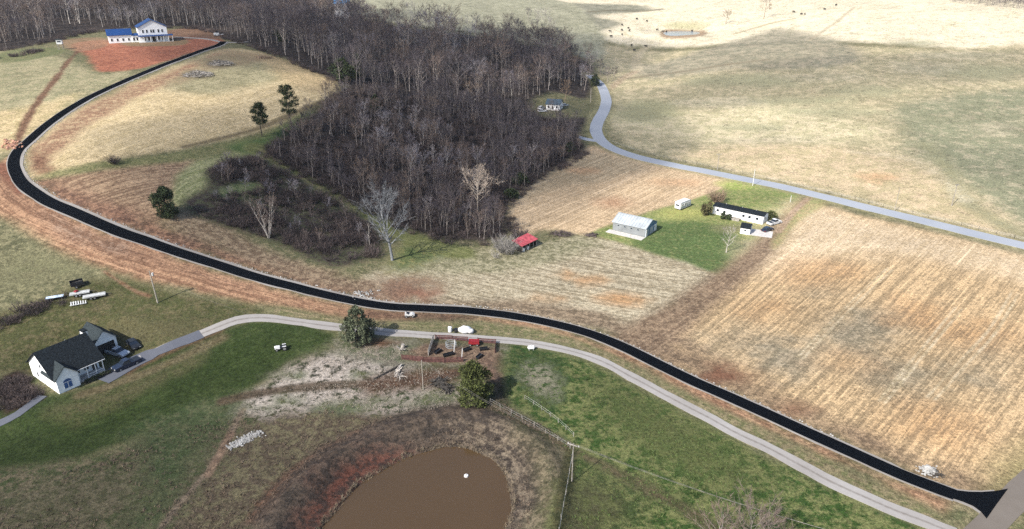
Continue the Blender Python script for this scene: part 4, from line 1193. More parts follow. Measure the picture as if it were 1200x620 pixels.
def px_of(x, y, z):
    dx = np.asarray(x); dy = np.asarray(y); dz = np.asarray(z) - CAM_H
    zc = dy * CT - dz * ST; yc = dy * ST + dz * CT
    return 600 + FPX * dx / zc, 310 - FPX * yc / zc, zc

# --- woods
YOUNG_PX = [(308, 177), (332, 190), (382, 217), (442, 251), (490, 271), (545, 283), (584, 279), (594, 262), (588, 238), (640, 203), (682, 176), (674, 160), (664, 142), (632, 138), (600, 128), (540, 118), (460, 112), (404, 104), (370, 130), (348, 150)]
TALL_PX = [(404, 103), (460, 111), (540, 117), (600, 127), (622, 122), (648, 106), (688, 112), (692, 82), (688, 74), (655, 60), (600, 50), (540, 40), (470, 32), (420, 22), (385, 10), (330, -6), (100, -6), (-60, -5), (-60, 56), (10, 57), (60, 46), (110, 35), (200, 30), (240, 33), (272, 44), (330, 64), (388, 92)]
YV = [bare_tree(100 + k, H=7.5 + (k % 3), r0=.11, crown0=.36, spread=.22 + .04 * (k % 3), limbs=12, subs=5, twigs=8, tw=.055, up=.55, sides=4, twl=1.1) for k in range(6)]
TV = [bare_tree(200 + k, H=14 + 1.4 * (k % 4), r0=.22, crown0=.40, spread=.26 + .05 * (k % 3), limbs=14, subs=5, twigs=9, tw=.075, up=.5, sides=4, twl=1.05) for k in range(6)]
TONES = [(M_BARK, M_TWIG), (M_BARK, M_TWIG_B), (M_BARKPALE, M_TWIG_C)]

def woods(pts, spacing, seed, n_ind, variants, hmin, hmax, nm, lab_stuff, lab_tree, grp, choose, thin=-.26, per=20):
    X, Y = fill_poly(pts, spacing, seed, 1.0)
    Z = h_fin(X, Y)
    rs = np.random.RandomState(seed + 5)
    S = rs.uniform(hmin, hmax, len(X)) * (1 + .38 * fbm(X, Y, per, 61, 2) + .15 * fbm(X, Y, per * .35, 62, 1))
    keep = fbm(X, Y, per * .8, 63, 2) + rs.uniform(-.5, .5, len(X)) > thin
    X, Y, Z, S = X[keep], Y[keep], Z[keep], S[keep]
    # stands of one kind grow together: tone follows the ground, with strays
    tn = 1.6 * fbm(X, Y, per * 1.6, 64, 2) + rs.normal(0, .45, len(X))
    tone = np.where(tn > .75, 2, np.where(tn > -.05, 1, 0))
    u, v, zc = px_of(X, Y, Z + 6)
    vis = (u > 5) & (u < 1195) & (v > 2)
    score = np.where(vis, choose(u, v, zc, rs.rand(len(X))) + 8 * (tone == 2), -1e9)
    order = np.argsort(-score)
    ind = order[:n_ind]; rest = order[n_ind:]
    me_ = {(k, t): (variants[k][0].mesh(nm + '_trunk', TONES[t][0]), variants[k][1].mesh(nm + '_crown', TONES[t][1])) for k in range(len(variants)) for t in range(3)}
    for q, i in enumerate(ind):
        t = int(tone[i])
        o = thing('bare_tree', lab_tree[t], 'tree', (X[i], Y[i], Z[i]), rs.uniform(0, 6.28), grp)
        s = S[i]; o.scale = (s, s, s * rs.uniform(.9, 1.1))
        tm, cm = me_[(q % len(variants), t)]
        link('trunk', tm, o); link('crown', cm, o)
    src = [joined('%s_%d_%d' % (nm, t, k), list(variants[k]), list(TONES[t])) for t in range(3) for k in range(len(variants))]
    pick = tone[rest] * len(variants) + rs.randint(0, len(variants), len(rest))
    sc3 = np.stack([S[rest] * 1.1, S[rest] * 1.1, S[rest] * rs.uniform(.85, 1.1, len(rest))], -1)
    scatter(nm, np.stack([X[rest], Y[rest], Z[rest]], -1), sc3, src, lab_stuff, 'woodland', seed, pick=pick)
woods(YOUNG_PX, 3.3, 1, 150, YV, .55, 1.15, 'young_wood', 'dense young leafless wood filling the slope in the middle',
      ('slim dark sapling on the near edge of the young wood', 'slim brown grey sapling on the near edge of the young wood', 'slim pale sapling on the near edge of the young wood'),
      'saplings along the front of the young wood', lambda u, v, zc, r: -zc + 25 * r)
woods(TALL_PX, 6.2, 2, 150, TV, .65, 1.15, 'tall_wood', 'tall leafless grey wood across the hilltop',
      ('tall dark bare tree on the near edge of the hilltop wood', 'tall brown grey bare tree on the near edge of the hilltop wood', 'tall pale trunked tree on the near edge of the hilltop wood'),
      'tall trees along the front of the hilltop wood', lambda u, v, zc, r: -zc + 60 * r, per=34)

# --- low brush thickets
BV = [joined('brush_source', [shrub(300 + k, 1.5 + .3 * (k % 3), 1.7 + .3 * (k % 2), 40, .07, 4)], [M_BRUSH]) for k in range(5)]
def brush(name, pts, spacing, seed, label, lo=.7, hi=1.3, world=None, protos=None, patchy=True):
    X, Y = fill_poly(pts, spacing, seed, 1.0, world); Z = h_fin(X, Y)
    rs = np.random.RandomState(seed)
    if patchy:
        kp = fbm(X, Y, 8, 91, 3) + rs.uniform(-.35, .35, len(X)) > -.16
        X, Y, Z = X[kp], Y[kp], Z[kp]
    s = rs.uniform(lo, hi, len(X)) * (1 + .45 * fbm(X, Y, 10, 90))
    return scatter(name, np.stack([X, Y, Z], -1), np.stack([s, s, s * rs.uniform(.7, 1.15, len(X))], -1), protos or BV, label, 'brush', seed)
B1 = [(242, 205), (270, 189), (298, 184), (330, 201), (380, 229), (420, 256), (444, 276), (446, 300), (428, 305), (390, 308), (345, 291), (330, 262), (326, 226), (290, 212), (258, 216)]
B2 = [(220, 238), (246, 230), (290, 226), (326, 222), (335, 262), (348, 292), (300, 275), (250, 258)]
brush('brush_thicket', B1, 1.9, 21, 'dark leafless brush thicket beside the green ride')
brush('bramble_patch', B2, 1.7, 22, 'dark bramble patch right of the lone round evergreen')
_X, _Y = fill_poly([(236, 236), (262, 196), (300, 188), (380, 232), (440, 280), (436, 302), (345, 288), (270, 262)], 5.5, 77, 1.0)
_k = fbm(_X, _Y, 20, 78, 2) > -.15
_X, _Y = _X[_k], _Y[_k]; _S = np.random.RandomState(79).uniform(.35, .75, len(_X))
scatter('thicket_saplings', np.stack([_X, _Y, h_fin(_X, _Y)], -1), np.stack([_S * 1.2, _S * 1.2, _S], -1), [joined('thicket_sapling_%d' % k, list(YV[k]), [M_BARK, (M_TWIG_B, M_TWIG_C)[k % 2]]) for k in range(4)], 'grey saplings rising out of the dark brush', 'saplings', 80)
brush('undergrowth', YOUNG_PX, 2.8, 23, 'dark undergrowth below the young leafless wood', .8, 1.3)

# ------------------------------------------------------------------ materials for built things
WHITE = mat('white_siding', (.82, .83, .84), .6, .05, 1.5)
WHITE2 = mat('white_trim', (.78, .78, .78), .5, .04, 2)
DKROOF = mat('dark_shingles', (.012, .016, .02), .95, .25, 3.5, spec=.1)
DKROOF2 = mat('grey_shingles', (.028, .036, .04), .95, .2, 3.5, spec=.1)
BLUEROOF = mat('blue_metal_roof', (.006, .04, .15), .5, .08, .8, spec=.4)
GLASS = mat('dark_glass', (.012, .018, .03), .12, .1, 1, spec=.6)
GLASSB = mat('blue_glass', (.03, .09, .24), .12, .1, 1, spec=.6)
CONC = mat('concrete', (.46, .44, .42), .9, .1, 1.2)
BRICK = mat('foundation', (.22, .17, .15), .9, .15, 2)
STEEL = mat('grey_steel_sheet', (.33, .36, .385), .5, .08, .5, spec=.4)
STEELW = mat('grey_steel_wall', (.19, .205, .215), .55, .08, .5)
STEELB = mat('stripe_and_shade_blue', (.08, .16, .26), .55, .08, .6)  # blue of the camper stripe, also the shade painted on the barn's end
REDROOF = mat('red_metal_roof', (.38, .07, .085), .6, .2, 1.2)
WOODG = mat('grey_wood', (.26, .24, .22), .9, .25, 2)
WOODP = mat('pale_wood', (.30, .275, .24), .9, .2, 2)
WOODD = mat('dark_wood', (.05, .045, .04), .9, .25, 2)
RUST = mat('rusty_red', (.085, .038, .034), .85, .25, 2)
REDP = mat('red_paint', (.2, .014, .02), .5, .15, 2)
BLACKP = mat('black_paint', (.012, .013, .016), .35, .15, 2, spec=.5)
NAVYP = mat('navy_paint', (.014, .022, .045), .3, .15, 2, spec=.6)
SILVER = mat('silver_paint', (.36, .40, .46), .3, .08, 2, metal=.4, spec=.5)
WHITEP = mat('white_paint', (.6, .61, .62), .4, .06, 2)
TYRE = mat('tyre_rubber', (.012, .012, .012), .9, .1, 3)
RIM = mat('wheel_rim', (.4, .4, .42), .4, .1, 3, metal=.6)
LAMP = mat('lamp_glass', (.6, .6, .58), .2, .05, 2)
TAIL = mat('tail_lamp', (.3, .01, .01), .3, .05, 2)
TARPW = mat('white_tarp', (.56, .56, .57), .7, .1, 1)
TARPB = mat('blue_tarp', (.05, .22, .5), .6, .1, 1)
PANEL = mat('pale_blue_panel', (.50, .60, .72), .5, .08, 1)
ALU = mat('weathered_alloy', (.42, .43, .43), .55, .12, 1.5)
STONE = mat('pale_stone', (.31, .305, .295), .95, .2, 1.2, ramp=[(.8, .8, .8), (1.1, 1.1, 1.1), (.95, .93, .9)])
CLAYST = mat('clay_rubble', (.36, .2, .14), .95, .25, 1.2)
HIDE = mat('black_hide', (.018, .016, .016), .8, .2, 2)
DRYW = mat('dry_stems', C(198, 188, 176, 1.8), .95, .2, 2, ramp=[(.7, .68, .66), (1.1, 1.08, 1.05), (.9, .86, .8)])
REED = mat('shore_reeds', C(158, 146, 126, 1.7), .95, .25, 1, ramp=[(.7, .68, .64), (1.1, 1.05, 1.0), (.6, .56, .52)])
TUFTG = mat('green_tufts', C(96, 112, 66, 1.4), .95, .25, 1, ramp=[(.7, .75, .7), (1.1, 1.1, 1.0), (.9, 1.0, .8)])
PURPLE = mat('dark_weeds', C(128, 114, 100, 1.5), .95, .25, 1, ramp=[(.6, .58, .58), (1.1, 1.04, 1.0), (.8, .76, .74)])

def gable(o, u0, u1, v0, v1, h, rh, ridge='u', over=.45, wall=WHITE, roof=DKROOF, z0=-1.2, th=.16, names=('wall', 'roof')):
    """pentagon-ended walls and two roof slabs; ridge along u or v"""
    if ridge == 'u':
        m = (v0 + v1) / 2
        wl = MB().prism([(v0, z0), (v1, z0), (v1, h), (m, rh), (v0, h)], 'x', u0, u1)
        a, b, lo, hi = v0, v1, u0 - over, u1 + over
    else:
        m = (u0 + u1) / 2
        wl = MB().prism([(u0, z0), (u1, z0), (u1, h), (m, rh), (u0, h)], 'y', v0, v1)
        a, b, lo, hi = u0, u1, v0 - over, v1 + over
    k = (rh - h) / (m - a)
    ea, eb, ez = a - over, b + over, h - k * over + .02
    rf = MB()
    ax = 'x' if ridge == 'u' else 'y'
    rf.prism([(ea, ez), (m, rh + .02), (m, rh + .02 + th), (ea, ez + th)], ax, lo, hi)
    rf.prism([(m + .001, rh + .02), (eb, ez), (eb, ez + th), (m + .001, rh + .02 + th)], ax, lo, hi)
    w_ = wl.build(names[0], wall, o)
    r_ = rf.build(names[1], roof, o)
    return w_, r_

def window(o, c, wd, ht, face, pane=GLASS, frame=WHITE2, name='window', d=.07):
    """face: 'u' (looks along +-x) or 'v' (looks along +-y); c lies on the wall plane, sign gives the outward side"""
    ax, sg = face[0], (-1 if face[1] == '-' else 1)
    f = MB()
    fr = .09
    def bx(cu, cz, w, h, dep, off):
        if ax == 'v': f.box((c[0] + cu, c[1] + sg * off, c[2] + cz), (w, dep, h))
        else: f.box((c[0] + sg * off, c[1] + cu, c[2] + cz), (dep, w, h))
    bx(0, ht / 2 + fr / 2, wd + 2 * fr, fr, d, d / 2); bx(0, -ht / 2 - fr / 2, wd + 2 * fr, fr, d, d / 2)
    bx(-wd / 2 - fr / 2, 0, fr, ht, d, d / 2); bx(wd / 2 + fr / 2, 0, fr, ht, d, d / 2)
    fo = f.build(name, frame, o)
    p = MB()
    if ax == 'v': p.box((c[0], c[1] + sg * .025, c[2]), (wd, .03, ht))
    else: p.box((c[0] + sg * .025, c[1], c[2]), (.03, wd, ht))
    p.build('pane', pane, fo)
    return fo

# ------------------------------------------------------------------ white house, lower left
def homestead():
    p = G(70, 462); rz = R(55)
    o = thing('white_house', 'white house with dark roof, arched front window and attached garage', 'house', p, rz)
    w_, _r = gable(o, .05, 9.5, 1.0, 11.8, 3.4, 7.4, 'u')
    w_.data = MB().prism([(3.2, -1.2), (11.8, -1.2), (11.8, 3.4), (6.4, 7.4), (3.2, 5.0)], 'x', .05, 9.5).mesh('wall', WHITE)
    MB().prism([(1.0, 2.95), (3.2, 2.95), (3.2, 5.0), (1.0, 3.35)], 'x', 9.3, 9.5).build('porch_gable', WHITE2, o)
    gable(o, 0.0, 4.1, 0.0, 5.5, 3.3, 5.4, 'v', over=.35, roof=DKROOF2, names=('front_wing', 'wing_roof'))
    gable(o, 11.5, 16.3, 8.6, 14.8, 3.0, 5.4, 'v', roof=DKROOF2, names=('garage_wall', 'garage_roof'))
    MB().box((10.5, 10.2, .8), (1.9, 3.0, 4.0)).build('breezeway', WHITE, o)
    MB().box((10.5, 10.2, 2.95), (1.9, 3.6, .18)).build('breezeway_roof', DKROOF, o)
    MB().box((4.8, .52, 3.06), (10.2, .12, .12)).build('gutter', WHITE2, o)
    for u, v in ((3.0, 8.0), (6.5, 8.6)): MB().tube((u, v, 5.5), (u, v, 6.6), .08, .08, 8).build('roof_vent', ALU, o)
    ch = MB().box((9.98, 7.6, 3.2), (.9, 1.4, 8.6)).build('chimney', WHITE2, o)
    MB().box((9.98, 7.6, 7.6), (1.05, 1.55, .25)).build('chimney_cap', DKROOF, ch)
    MB().box((13.9, 8.54, 1.15), (3.6, .12, 2.3)).build('dark_doorway', mat('dark_opening', (.02, .02, .022), .7, .1), o)  # dark sheet across the open doorway: the shade inside, painted on
    # arched window of the wing: frame, two panes, fanlight
    w1 = window(o, (1.95, 0.0, 1.25), 1.5, 1.3, 'v-', GLASSB)
    MB().box((1.95, -.055, 1.25), (.09, .05, 1.3)).build('mullion', WHITE2, w1)
    ar = MB(); n = 10
    ar.prism([(1.95 + .78 * math.cos(math.pi * i / n), 2.0 + .62 * math.sin(math.pi * i / n)) for i in range(n + 1)], 'y', -.05, .0)
    ar.build('arched_window', GLASSB, o)
    for z, v in ((1.5, 4.2), (1.5, 8.6)): window(o, (0.05, v, z), .7, 1.2, 'u-')
    window(o, (0.05, 6.2, 4.3), .7, .9, 'u-')
    for u in (5.2, 7.0): window(o, (u, 3.2, 1.6), .9, 1.3, 'v-')
    # porch
    MB().box((6.9, 2.0, .15), (5.4, 2.6, .3)).build('porch_floor', CONC, o)
    for u in (4.5, 6.2, 7.9, 9.4): MB().box((u, .95, 1.65), (.16, .16, 2.9)).build('porch_post', WHITE2, o)
    MB().box((7.7, .95, 1.0), (3.4, .06, .08)).box((7.7, .95, .5), (3.4, .06, .08)).build('porch_rail', WHITE2, o)
    MB().box((8.6, 3.15, 1.35), (.95, .12, 2.1)).build('door', WOODD, o)
    return o, p, rz
HOME, HP, HRZ = homestead()

def at_home(u, v):
    x = HP[0] + u * math.cos(HRZ) - v * math.sin(HRZ); y = HP[1] + u * math.sin(HRZ) + v * math.cos(HRZ)
    return (x, y, hz(x, y))
q = at_home(7.4, -.4)
hdg = thing('clipped_hedge', 'dark clipped hedge under the porch of the white house', 'hedge', q, HRZ)
_m = MB(); rn = random.Random(5)
for k in range(700):
    sliver(_m, (rn.uniform(-2.6, 2.6), rn.uniform(-.5, .5), rn.uniform(0, .75)), (rn.gauss(0, 1), rn.gauss(0, 1), rn.gauss(.6, 1)), .3, .16, rn)
_m.build('foliage', M_NEEDLE, hdg)
MB().box((0, 0, .2), (5.0, .7, .5)).build('stems', WOODD, hdg)

# ------------------------------------------------------------------ vehicles
def wheel(o, x, y, r, wd=.22):
    t = MB().tube((x, y - wd / 2, r), (x, y + wd / 2, r), r, r, 12).build('wheel', TYRE, o)
    MB().tube((x, y - wd / 2 - .01, r), (x, y + wd / 2 + .01, r), r * .6, r * .6, 10).build('rim', RIM, t)

def vehicle(name, label, px, rz, kind, paint, group=None, loc=None):
    p = loc if loc is not None else G(*px)
    o = thing(name, label, 'car' if kind != 'pickup' else 'pickup', p, rz, group)
    L, Wd = {'pickup': (5.6, 1.95), 'suv': (4.8, 1.9), 'sedan': (4.7, 1.8)}[kind]
    hb = {'pickup': 1.05, 'suv': 1.05, 'sedan': .85}[kind]
    hl = L / 2
    prof = [(-hl, .42), (-hl + .08, .32), (hl - .1, .32), (hl, .45), (hl - .03, hb - .22), (hl - .25, hb - .08), (hl * .42, hb + .02), (-hl + .1, hb), (-hl, hb - .1)]
    MB().prism(prof, 'y', -Wd / 2, Wd / 2).build('body', paint, o)
    if kind == 'pickup': c0, c1, ht = -.75, 1.35, 1.78
    elif kind == 'suv': c0, c1, ht = -hl + .15, 1.15, 1.72
    else: c0, c1, ht = -1.7, 1.05, 1.42
    def cabin(c0, c1, z0, z1, w0, w1, s0, s1):
        return MB().add([(c0, -w0, z0), (c1, -w0, z0), (c1, w0, z0), (c0, w0, z0), (c0 + s0, -w1, z1), (c1 - s1, -w1, z1), (c1 - s1, w1, z1), (c0 + s0, w1, z1)],
                        [(0, 3, 2, 1), (4, 5, 6, 7), (0, 1, 5, 4), (1, 2, 6, 5), (2, 3, 7, 6), (3, 0, 4, 7)])
    cabin(c0, c1, hb - .04, ht - .07, Wd / 2 - .08, Wd / 2 - .26, .3, .75).build('window', GLASS, o)
    MB().box(((c0 + c1 - .45) / 2, 0, ht - .035), (c1 - c0 - 1.0, Wd - .5, .07)).build('roof', paint, o)
    if kind == 'pickup':
        MB().box((-hl + .95, 0, hb + .004), (1.65, Wd - .3, .02)).build('truck_bed', BLACKP, o)
    for sx in (-.62, .62):
        for sy in (-1, 1): wheel(o, sx * hl, sy * (Wd / 2 - .1), .36)
    for sy in (-1, 1):
        MB().box((hl - .02, sy * (Wd / 2 - .25), hb - .32), (.06, .34, .16)).build('headlight', LAMP, o)
        MB().box((-hl + .01, sy * (Wd / 2 - .18), hb - .3), (.06, .2, .22)).build('tail_light', TAIL, o)
    MB().box((hl, 0, .45), (.12, Wd - .1, .18)).build('bumper', BLACKP, o)
    return o
vehicle('silver_pickup', 'silver pickup parked in front of the open garage', None, HRZ - R(78), 'pickup', SILVER, loc=at_home(14.6, 5.6))
vehicle('black_car', 'small black car parked beside the garage of the white house', None, HRZ - R(100), 'sedan', BLACKP, loc=at_home(18.4, 5.9))
vehicle('dark_pickup', 'dark blue pickup on the drive before the white house', None, HRZ + R(178), 'pickup', NAVYP, loc=at_home(13.2, -.9))

# ------------------------------------------------------------------ trailers behind the white house
def trailer(label, px, ang, L, Wd, deck, kind='flat', name='flat_trailer'):
    o = thing(name, label, 'trailer', G(*px), ang)
    MB().box((0, 0, .62), (L, Wd, .14)).build('deck', deck, o)
    MB().tube((L / 2, -Wd * .4, .55), (L / 2 + 1.2, 0, .5), .05).tube((L / 2, Wd * .4, .55), (L / 2 + 1.2, 0, .5), .05).build('tongue', BLACKP, o)
    for sy in (-1, 1):
        for dx in ((-.4, .4) if L > 4 else (0,)): wheel(o, dx - .3, sy * (Wd / 2 + .08), .33, .18)
    if kind == 'cage':
        for sy in (-1, 1): MB().box((0, sy * (Wd / 2 - .03), 1.15), (L, .06, .9)).build('side_panel', BLACKP, o)
        for sx in (-1, 1): MB().box((sx * (L / 2 - .03), 0, 1.1), (.06, Wd - .14, .8)).build('end_panel', BLACKP, o)
        for k in range(3): MB().box((-.8 + .8 * k, .1 * k, .9 + .06 * k), (.7, 1.0, .42)).build('crate', WOODD, o)
    else:
        for sy in (-1, 1): MB().box((0, sy * (Wd / 2 - .03), .78), (L, .05, .16)).build('side_rail', ALU, o)
    return o
tz = heading((64, 352), (118, 340))
trailer('black high sided trailer at the top of the trailer row', (91, 336), tz + .2, 2.8, 1.9, WOODD, 'cage', 'box_trailer')
trailer('pale flat trailer carrying a red bundle', (94, 346), tz, 4.2, 1.5, ALU)
trailer('long weathered flat trailer at the right of the row', (111, 349), tz, 4.8, 1.6, ALU)
o = thing('red_bundle', 'bright red bundle lying on the pale flat trailer', 'bundle', (*G(90, 345)[:2], G(94, 346)[2] + .69), tz)
MB().blob((0, 0, .25), (.5, .4, .3), 3).build('cover', REDP, o)
o = thing('pallet_stack', 'white slatted frames lying on grass below the trailers', 'pallet', G(92, 355.5), tz)
for k in range(7): MB().box((-1.5 + .5 * k, 0, .2), (.22, 2.2, .06), .1).build('slat', WHITEP, o)
MB().box((0, -.8, .1), (3.4, .15, .14)).box((0, .8, .1), (3.4, .15, .14)).build('runner', WHITEP, o)
o = thing('roof_panel', 'pale blue sheet panel lying on the hedge row', 'panel', G(65, 351), tz)
MB().box((0, 0, .75), (3.6, 1.3, .08)).build('sheet', PANEL, o)
for k in (-1, 1): MB().box((k * 1.4, 0, .35), (.12, 1.1, .72)).build('support', WOODG, o)

# ------------------------------------------------------------------ new house with blue roof
def bluehouse():
    p = G(164.5, 49.8); rz = R(30)
    o = thing('blue_roofed_house', 'two storey white house with blue roof and porch on red clay', 'house', p, rz)
    gable(o, 0, 13.5, 0, 13.5, 7.2, 10.6, 'v', roof=BLUEROOF, z0=-2)
    for u in (2.2, 4.0, 6.0, 7.1, 9.4, 11.2): window(o, (u, 0, 5.3), .75, 1.5, 'v-')
    for u in (2.4, 4.4, 9.0, 11.0): window(o, (u, 0, 1.6), .85, 1.9, 'v-')
    MB().box((6.7, -.06, 1.25), (1.5, .1, 2.4)).build('door', WOODD, o)
    MB().box((7.5, -1.3, -.55), (16.2, 2.6, 1.3)).build('porch_floor', CONC, o)
    pr = MB().prism([(-2.7, 2.95), (0.0, 3.35), (0.0, 3.47), (-2.7, 3.07)], 'x', -.6, 15.6).build('porch_roof', BLUEROOF, o)
    for u in (-.4, 2.0, 4.9, 8.2, 11.0, 13.4, 15.3): MB().box((u, -2.5, 1.5), (.25, .25, 2.9)).build('porch_post', WHITE2, o)
    for v in (3, 7): window(o, (0, v, 4.9), .8, 1.4, 'u-')
    MB().box((14.9, 3.2, 3.0), (2.6, 5.6, .14)).build('side_porch_roof', BLUEROOF, o)
    # link and garage wing
    MB().box((-1.6, 5.2, .8), (3.2, 4.2, 4.6)).build('link_wall', WHITE, o)
    MB().prism([(2.6, 3.1), (5.0, 4.1), (7.4, 3.1), (7.4, 3.25), (5.0, 4.25), (2.6, 3.25)], 'x', -3.2, 0).build('link_roof', BLUEROOF, o)
    for u in (-2.4, -.9): window(o, (u, 3.1, 1.5), .9, 1.6, 'v-')
    gable(o, -14.0, -3.2, 3.4, 10.4, 3.9, 6.4, 'u', roof=BLUEROOF, z0=-2, names=('garage_wall', 'garage_roof'))
    for u in (-12.6, -10.0, -7.4, -4.8): window(o, (u, 3.4, 1.5), .8, 1.3, 'v-')
    window(o, (-14.0, 6.9, 1.5), .8, 1.3, 'u-')
    return o
bluehouse()
o = thing('hunting_blind', 'small white box blind on legs by the red clay yard', 'blind', G(72, 58), .3)
MB().box((0, 0, 3.6), (2.4, 2.2, 2.0)).build('cabin', WHITEP, o)
MB().box((0, 0, 4.7), (2.8, 2.6, .15)).build('roof', DKROOF2, o)
MB().box((0, -1.12, 3.8), (1.6, .05, .6)).build('window', GLASS, o)
for a in (-1, 1):
    for b in (-1, 1): MB().box((a * 1.0, b * .9, 1.2), (.18, .18, 2.9)).build('leg', WOODG, o)
o = thing('work_trailer', 'small white machine parked beside the hilltop drive', 'machine', G(254, 42.5), .5)
MB().box((0, 0, 1.1), (2.6, 1.6, 1.4)).build('body', WHITEP, o)
MB().box((.2, 0, 2.2), (1.2, 1.3, .9)).build('cab', GLASS, o)
for sx in (-.9, .9):
    for sy in (-.85, .85): wheel(o, sx, sy, .5)
MB().box((2.4, 0, .9), (2.4, .3, .3)).build('boom', WHITEP, o)

# ------------------------------------------------------------------ grey steel barn
p = G(716.9, 270); rz = heading((716.9, 270), (752.4, 278.2))
o = thing('steel_barn', 'grey metal barn with pale roof and concrete apron', 'barn', p, rz)
gable(o, 0, 11.6, 0.6, 9.2, 2.9, 4.6, 'u', over=.35, wall=STEELW, roof=STEEL)
MB().prism([(.62, -.5), (9.18, -.5), (9.18, 2.9), (4.9, 4.55), (.62, 2.9)], 'x', 11.6, 11.68).build('shaded_end_wall', STEELB, o)  # gable turned from the sun: its shade painted as a darker blue sheet
for v in (1.7, 4.9, 8.0): MB().box((11.75, v, 1.2), (.1, 1.7 if v != 4.9 else 2.4, 2.4)).build('door', STEEL if v != 8.0 else WHITEP, o)
MB().box((11.78, .8, 1.4), (.12, .35, 2.9)).build('corner_post', WHITE2, o)
for u in (2.0, 4.3, 6.6, 9.0): window(o, (u, .6, 2.0), .7, .45, 'v-', frame=STEEL)
for k in range(13):
    u_ = -.2 + k * 1.0
    MB().prism([(.25, 2.98), (4.88, 4.82), (4.88, 4.86), (.25, 3.02)], 'x', u_, u_ + .06).build('roof_rib', STEEL, o)
MB().box((5.8, 4.9, 4.84), (12.3, .35, .06)).build('ridge_cap', STEEL, o)
o2 = thing('concrete_pad', 'pale concrete apron along the front of the grey barn', 'pad', (p[0], p[1], p[2]), rz)
MB().box((5.4, -1.1, -.12), (12.8, 2.9, .4)).build('slab', CONC, o2)

# ------------------------------------------------------------------ camper
p = G(797.4, 247.1); rz = heading((797.4, 247.1), (809.7, 241.8))
o = thing('camper', 'white camper trailer parked on the sunny lawn', 'camper', p, rz)
MB().prism([(-.2, .55), (6.3, .55), (6.5, 1.2), (6.2, 2.7), (5.6, 2.95), (0, 2.95), (-.3, 2.5)], 'y', 0, 2.4).build('body', WHITEP, o)
for u in (1.0, 2.6, 4.9): window(o, (u, 0, 1.9), .75, .6, 'v-')
MB().box((3.7, -.03, 1.45), (.7, .06, 1.75)).build('door', ALU, o)
MB().box((3.0, -.02, .95), (6.0, .03, .16)).build('stripe', STEELB, o)
window(o, (-.27, 1.2, 1.9), 1.4, .6, 'u-')
for v in (.25, 2.15):
    for u in (2.6, 3.4): wheel(o, u, v, .33)
MB().tube((6.2, .6, .5), (7.4, 1.2, .5), .06).tube((6.2, 1.8, .5), (7.4, 1.2, .5), .06).build('hitch', BLACKP, o)

# ------------------------------------------------------------------ mobile home
p = G(834.8, 250.2); rz = heading((834.8, 250.2), (892.9, 263))
o = thing('mobile_home', 'long white mobile home with dark roof on the green lawn', 'mobile home', p, rz)
gable(o, 0, 17.6, 0, 4.6, 2.75, 3.35, 'u', over=.2, roof=DKROOF)
MB().box((8.8, -.03, .25), (17.6, .06, .5)).build('skirting', WHITE2, o)
for u in (1.8, 4.2, 10.9, 13.0, 15.6): window(o, (u, 0, 1.6), .9, .9, 'v-')
MB().box((8.3, -.05, 1.35), (.9, .08, 2.0)).build('door', WHITE2, o)
window(o, (17.6, 2.3, 1.6), .9, .9, 'u+')
MB().box((8.0, -1.3, .3), (4.6, 2.2, .6)).build('deck', WOODP, o)
for u in (3.5, 9.2, 14.0): MB().tube((u, 2.9, 3.2), (u, 2.9, 3.65), .1, .1, 8).build('roof_vent', ALU, o)
MB().box((8.8, -.24, 2.68), (18.0, .1, .1)).build('gutter', WHITE2, o)
for u in (5.8, 7.3, 8.8, 10.2): MB().box((u, -2.3, .95), (.12, .12, .75)).build('rail_post', WOODP, o)
MB().box((8.0, -2.3, 1.3), (4.6, .1, .1)).build('deck_rail', WOODP, o)

p = G(867, 273.6); rz2 = heading((867, 273.6), (877, 275.2))
o = thing('garden_shed', 'small white shed with dark roof beside the mobile home', 'shed', p, rz2)
gable(o, 0, 3.0, 0, 3.6, 2.0, 3.1, 'u', over=.15, roof=DKROOF, z0=-.6)
MB().box((3.03, 1.8, .95), (.06, 1.2, 1.8)).build('door', STEEL, o)
window(o, (1.5, 0, 1.3), .6, .6, 'v-')
vehicle('white_pickup', 'white pickup beside the right end of the mobile home', (907, 262.5), rz + R(70), 'pickup', WHITEP)
vehicle('dark_sedan', 'dark blue sedan parked behind the small white shed', (899, 270.4), rz + R(75), 'sedan', NAVYP)
pd = thing('parking_pad', 'pale gravel parking pad beside the small white shed', 'pad', G(889, 273), rz + R(15))
MB().box((0, 0, -.1), (8.5, 6.0, .3)).build('slab', CONC, pd)

# ------------------------------------------------------------------ red roofed shed
p = G(611.3, 295.5); rz = heading((611.3, 295.5), (631, 286.5))
o = thing('red_roofed_shed', 'open lean-to shed with bright red metal roof', 'shed', p, rz)
MB().prism([(-.5, 2.0), (3.6, 2.9), (3.6, 3.02), (-.5, 2.12)], 'x', -.4, 7.6).build('roof', REDROOF, o)
MB().box((3.6, 3.3, 1.1), (7.2, .12, 3.3)).build('back_wall', WOODD, o)
for u in (0, 7.2): MB().box((u, 1.7, .9), (.12, 3.2, 2.6)).build('side_wall', WOODD, o)
for u in (.1, 1.9, 3.7, 5.5, 7.1): MB().box((u, -.15, .8), (.2, .2, 2.5)).build('post', WOODG, o)
for k, u in enumerate((1.0, 3.0)):
    b = thing('barrel', ('white barrel at the left opening of the red roofed shed', 'pale barrel in the middle of the red roofed shed')[k], 'barrel', (p[0] + u * math.cos(rz), p[1] + u * math.sin(rz), p[2] - .05), rz)
    MB().tube((0, 0, 0), (0, 0, 1.05), .34, .34, 12).build('drum', WHITEP, b)
    MB().tube((0, 0, .5), (0, 0, .56), .36, .36, 12).build('hoop', ALU, b)

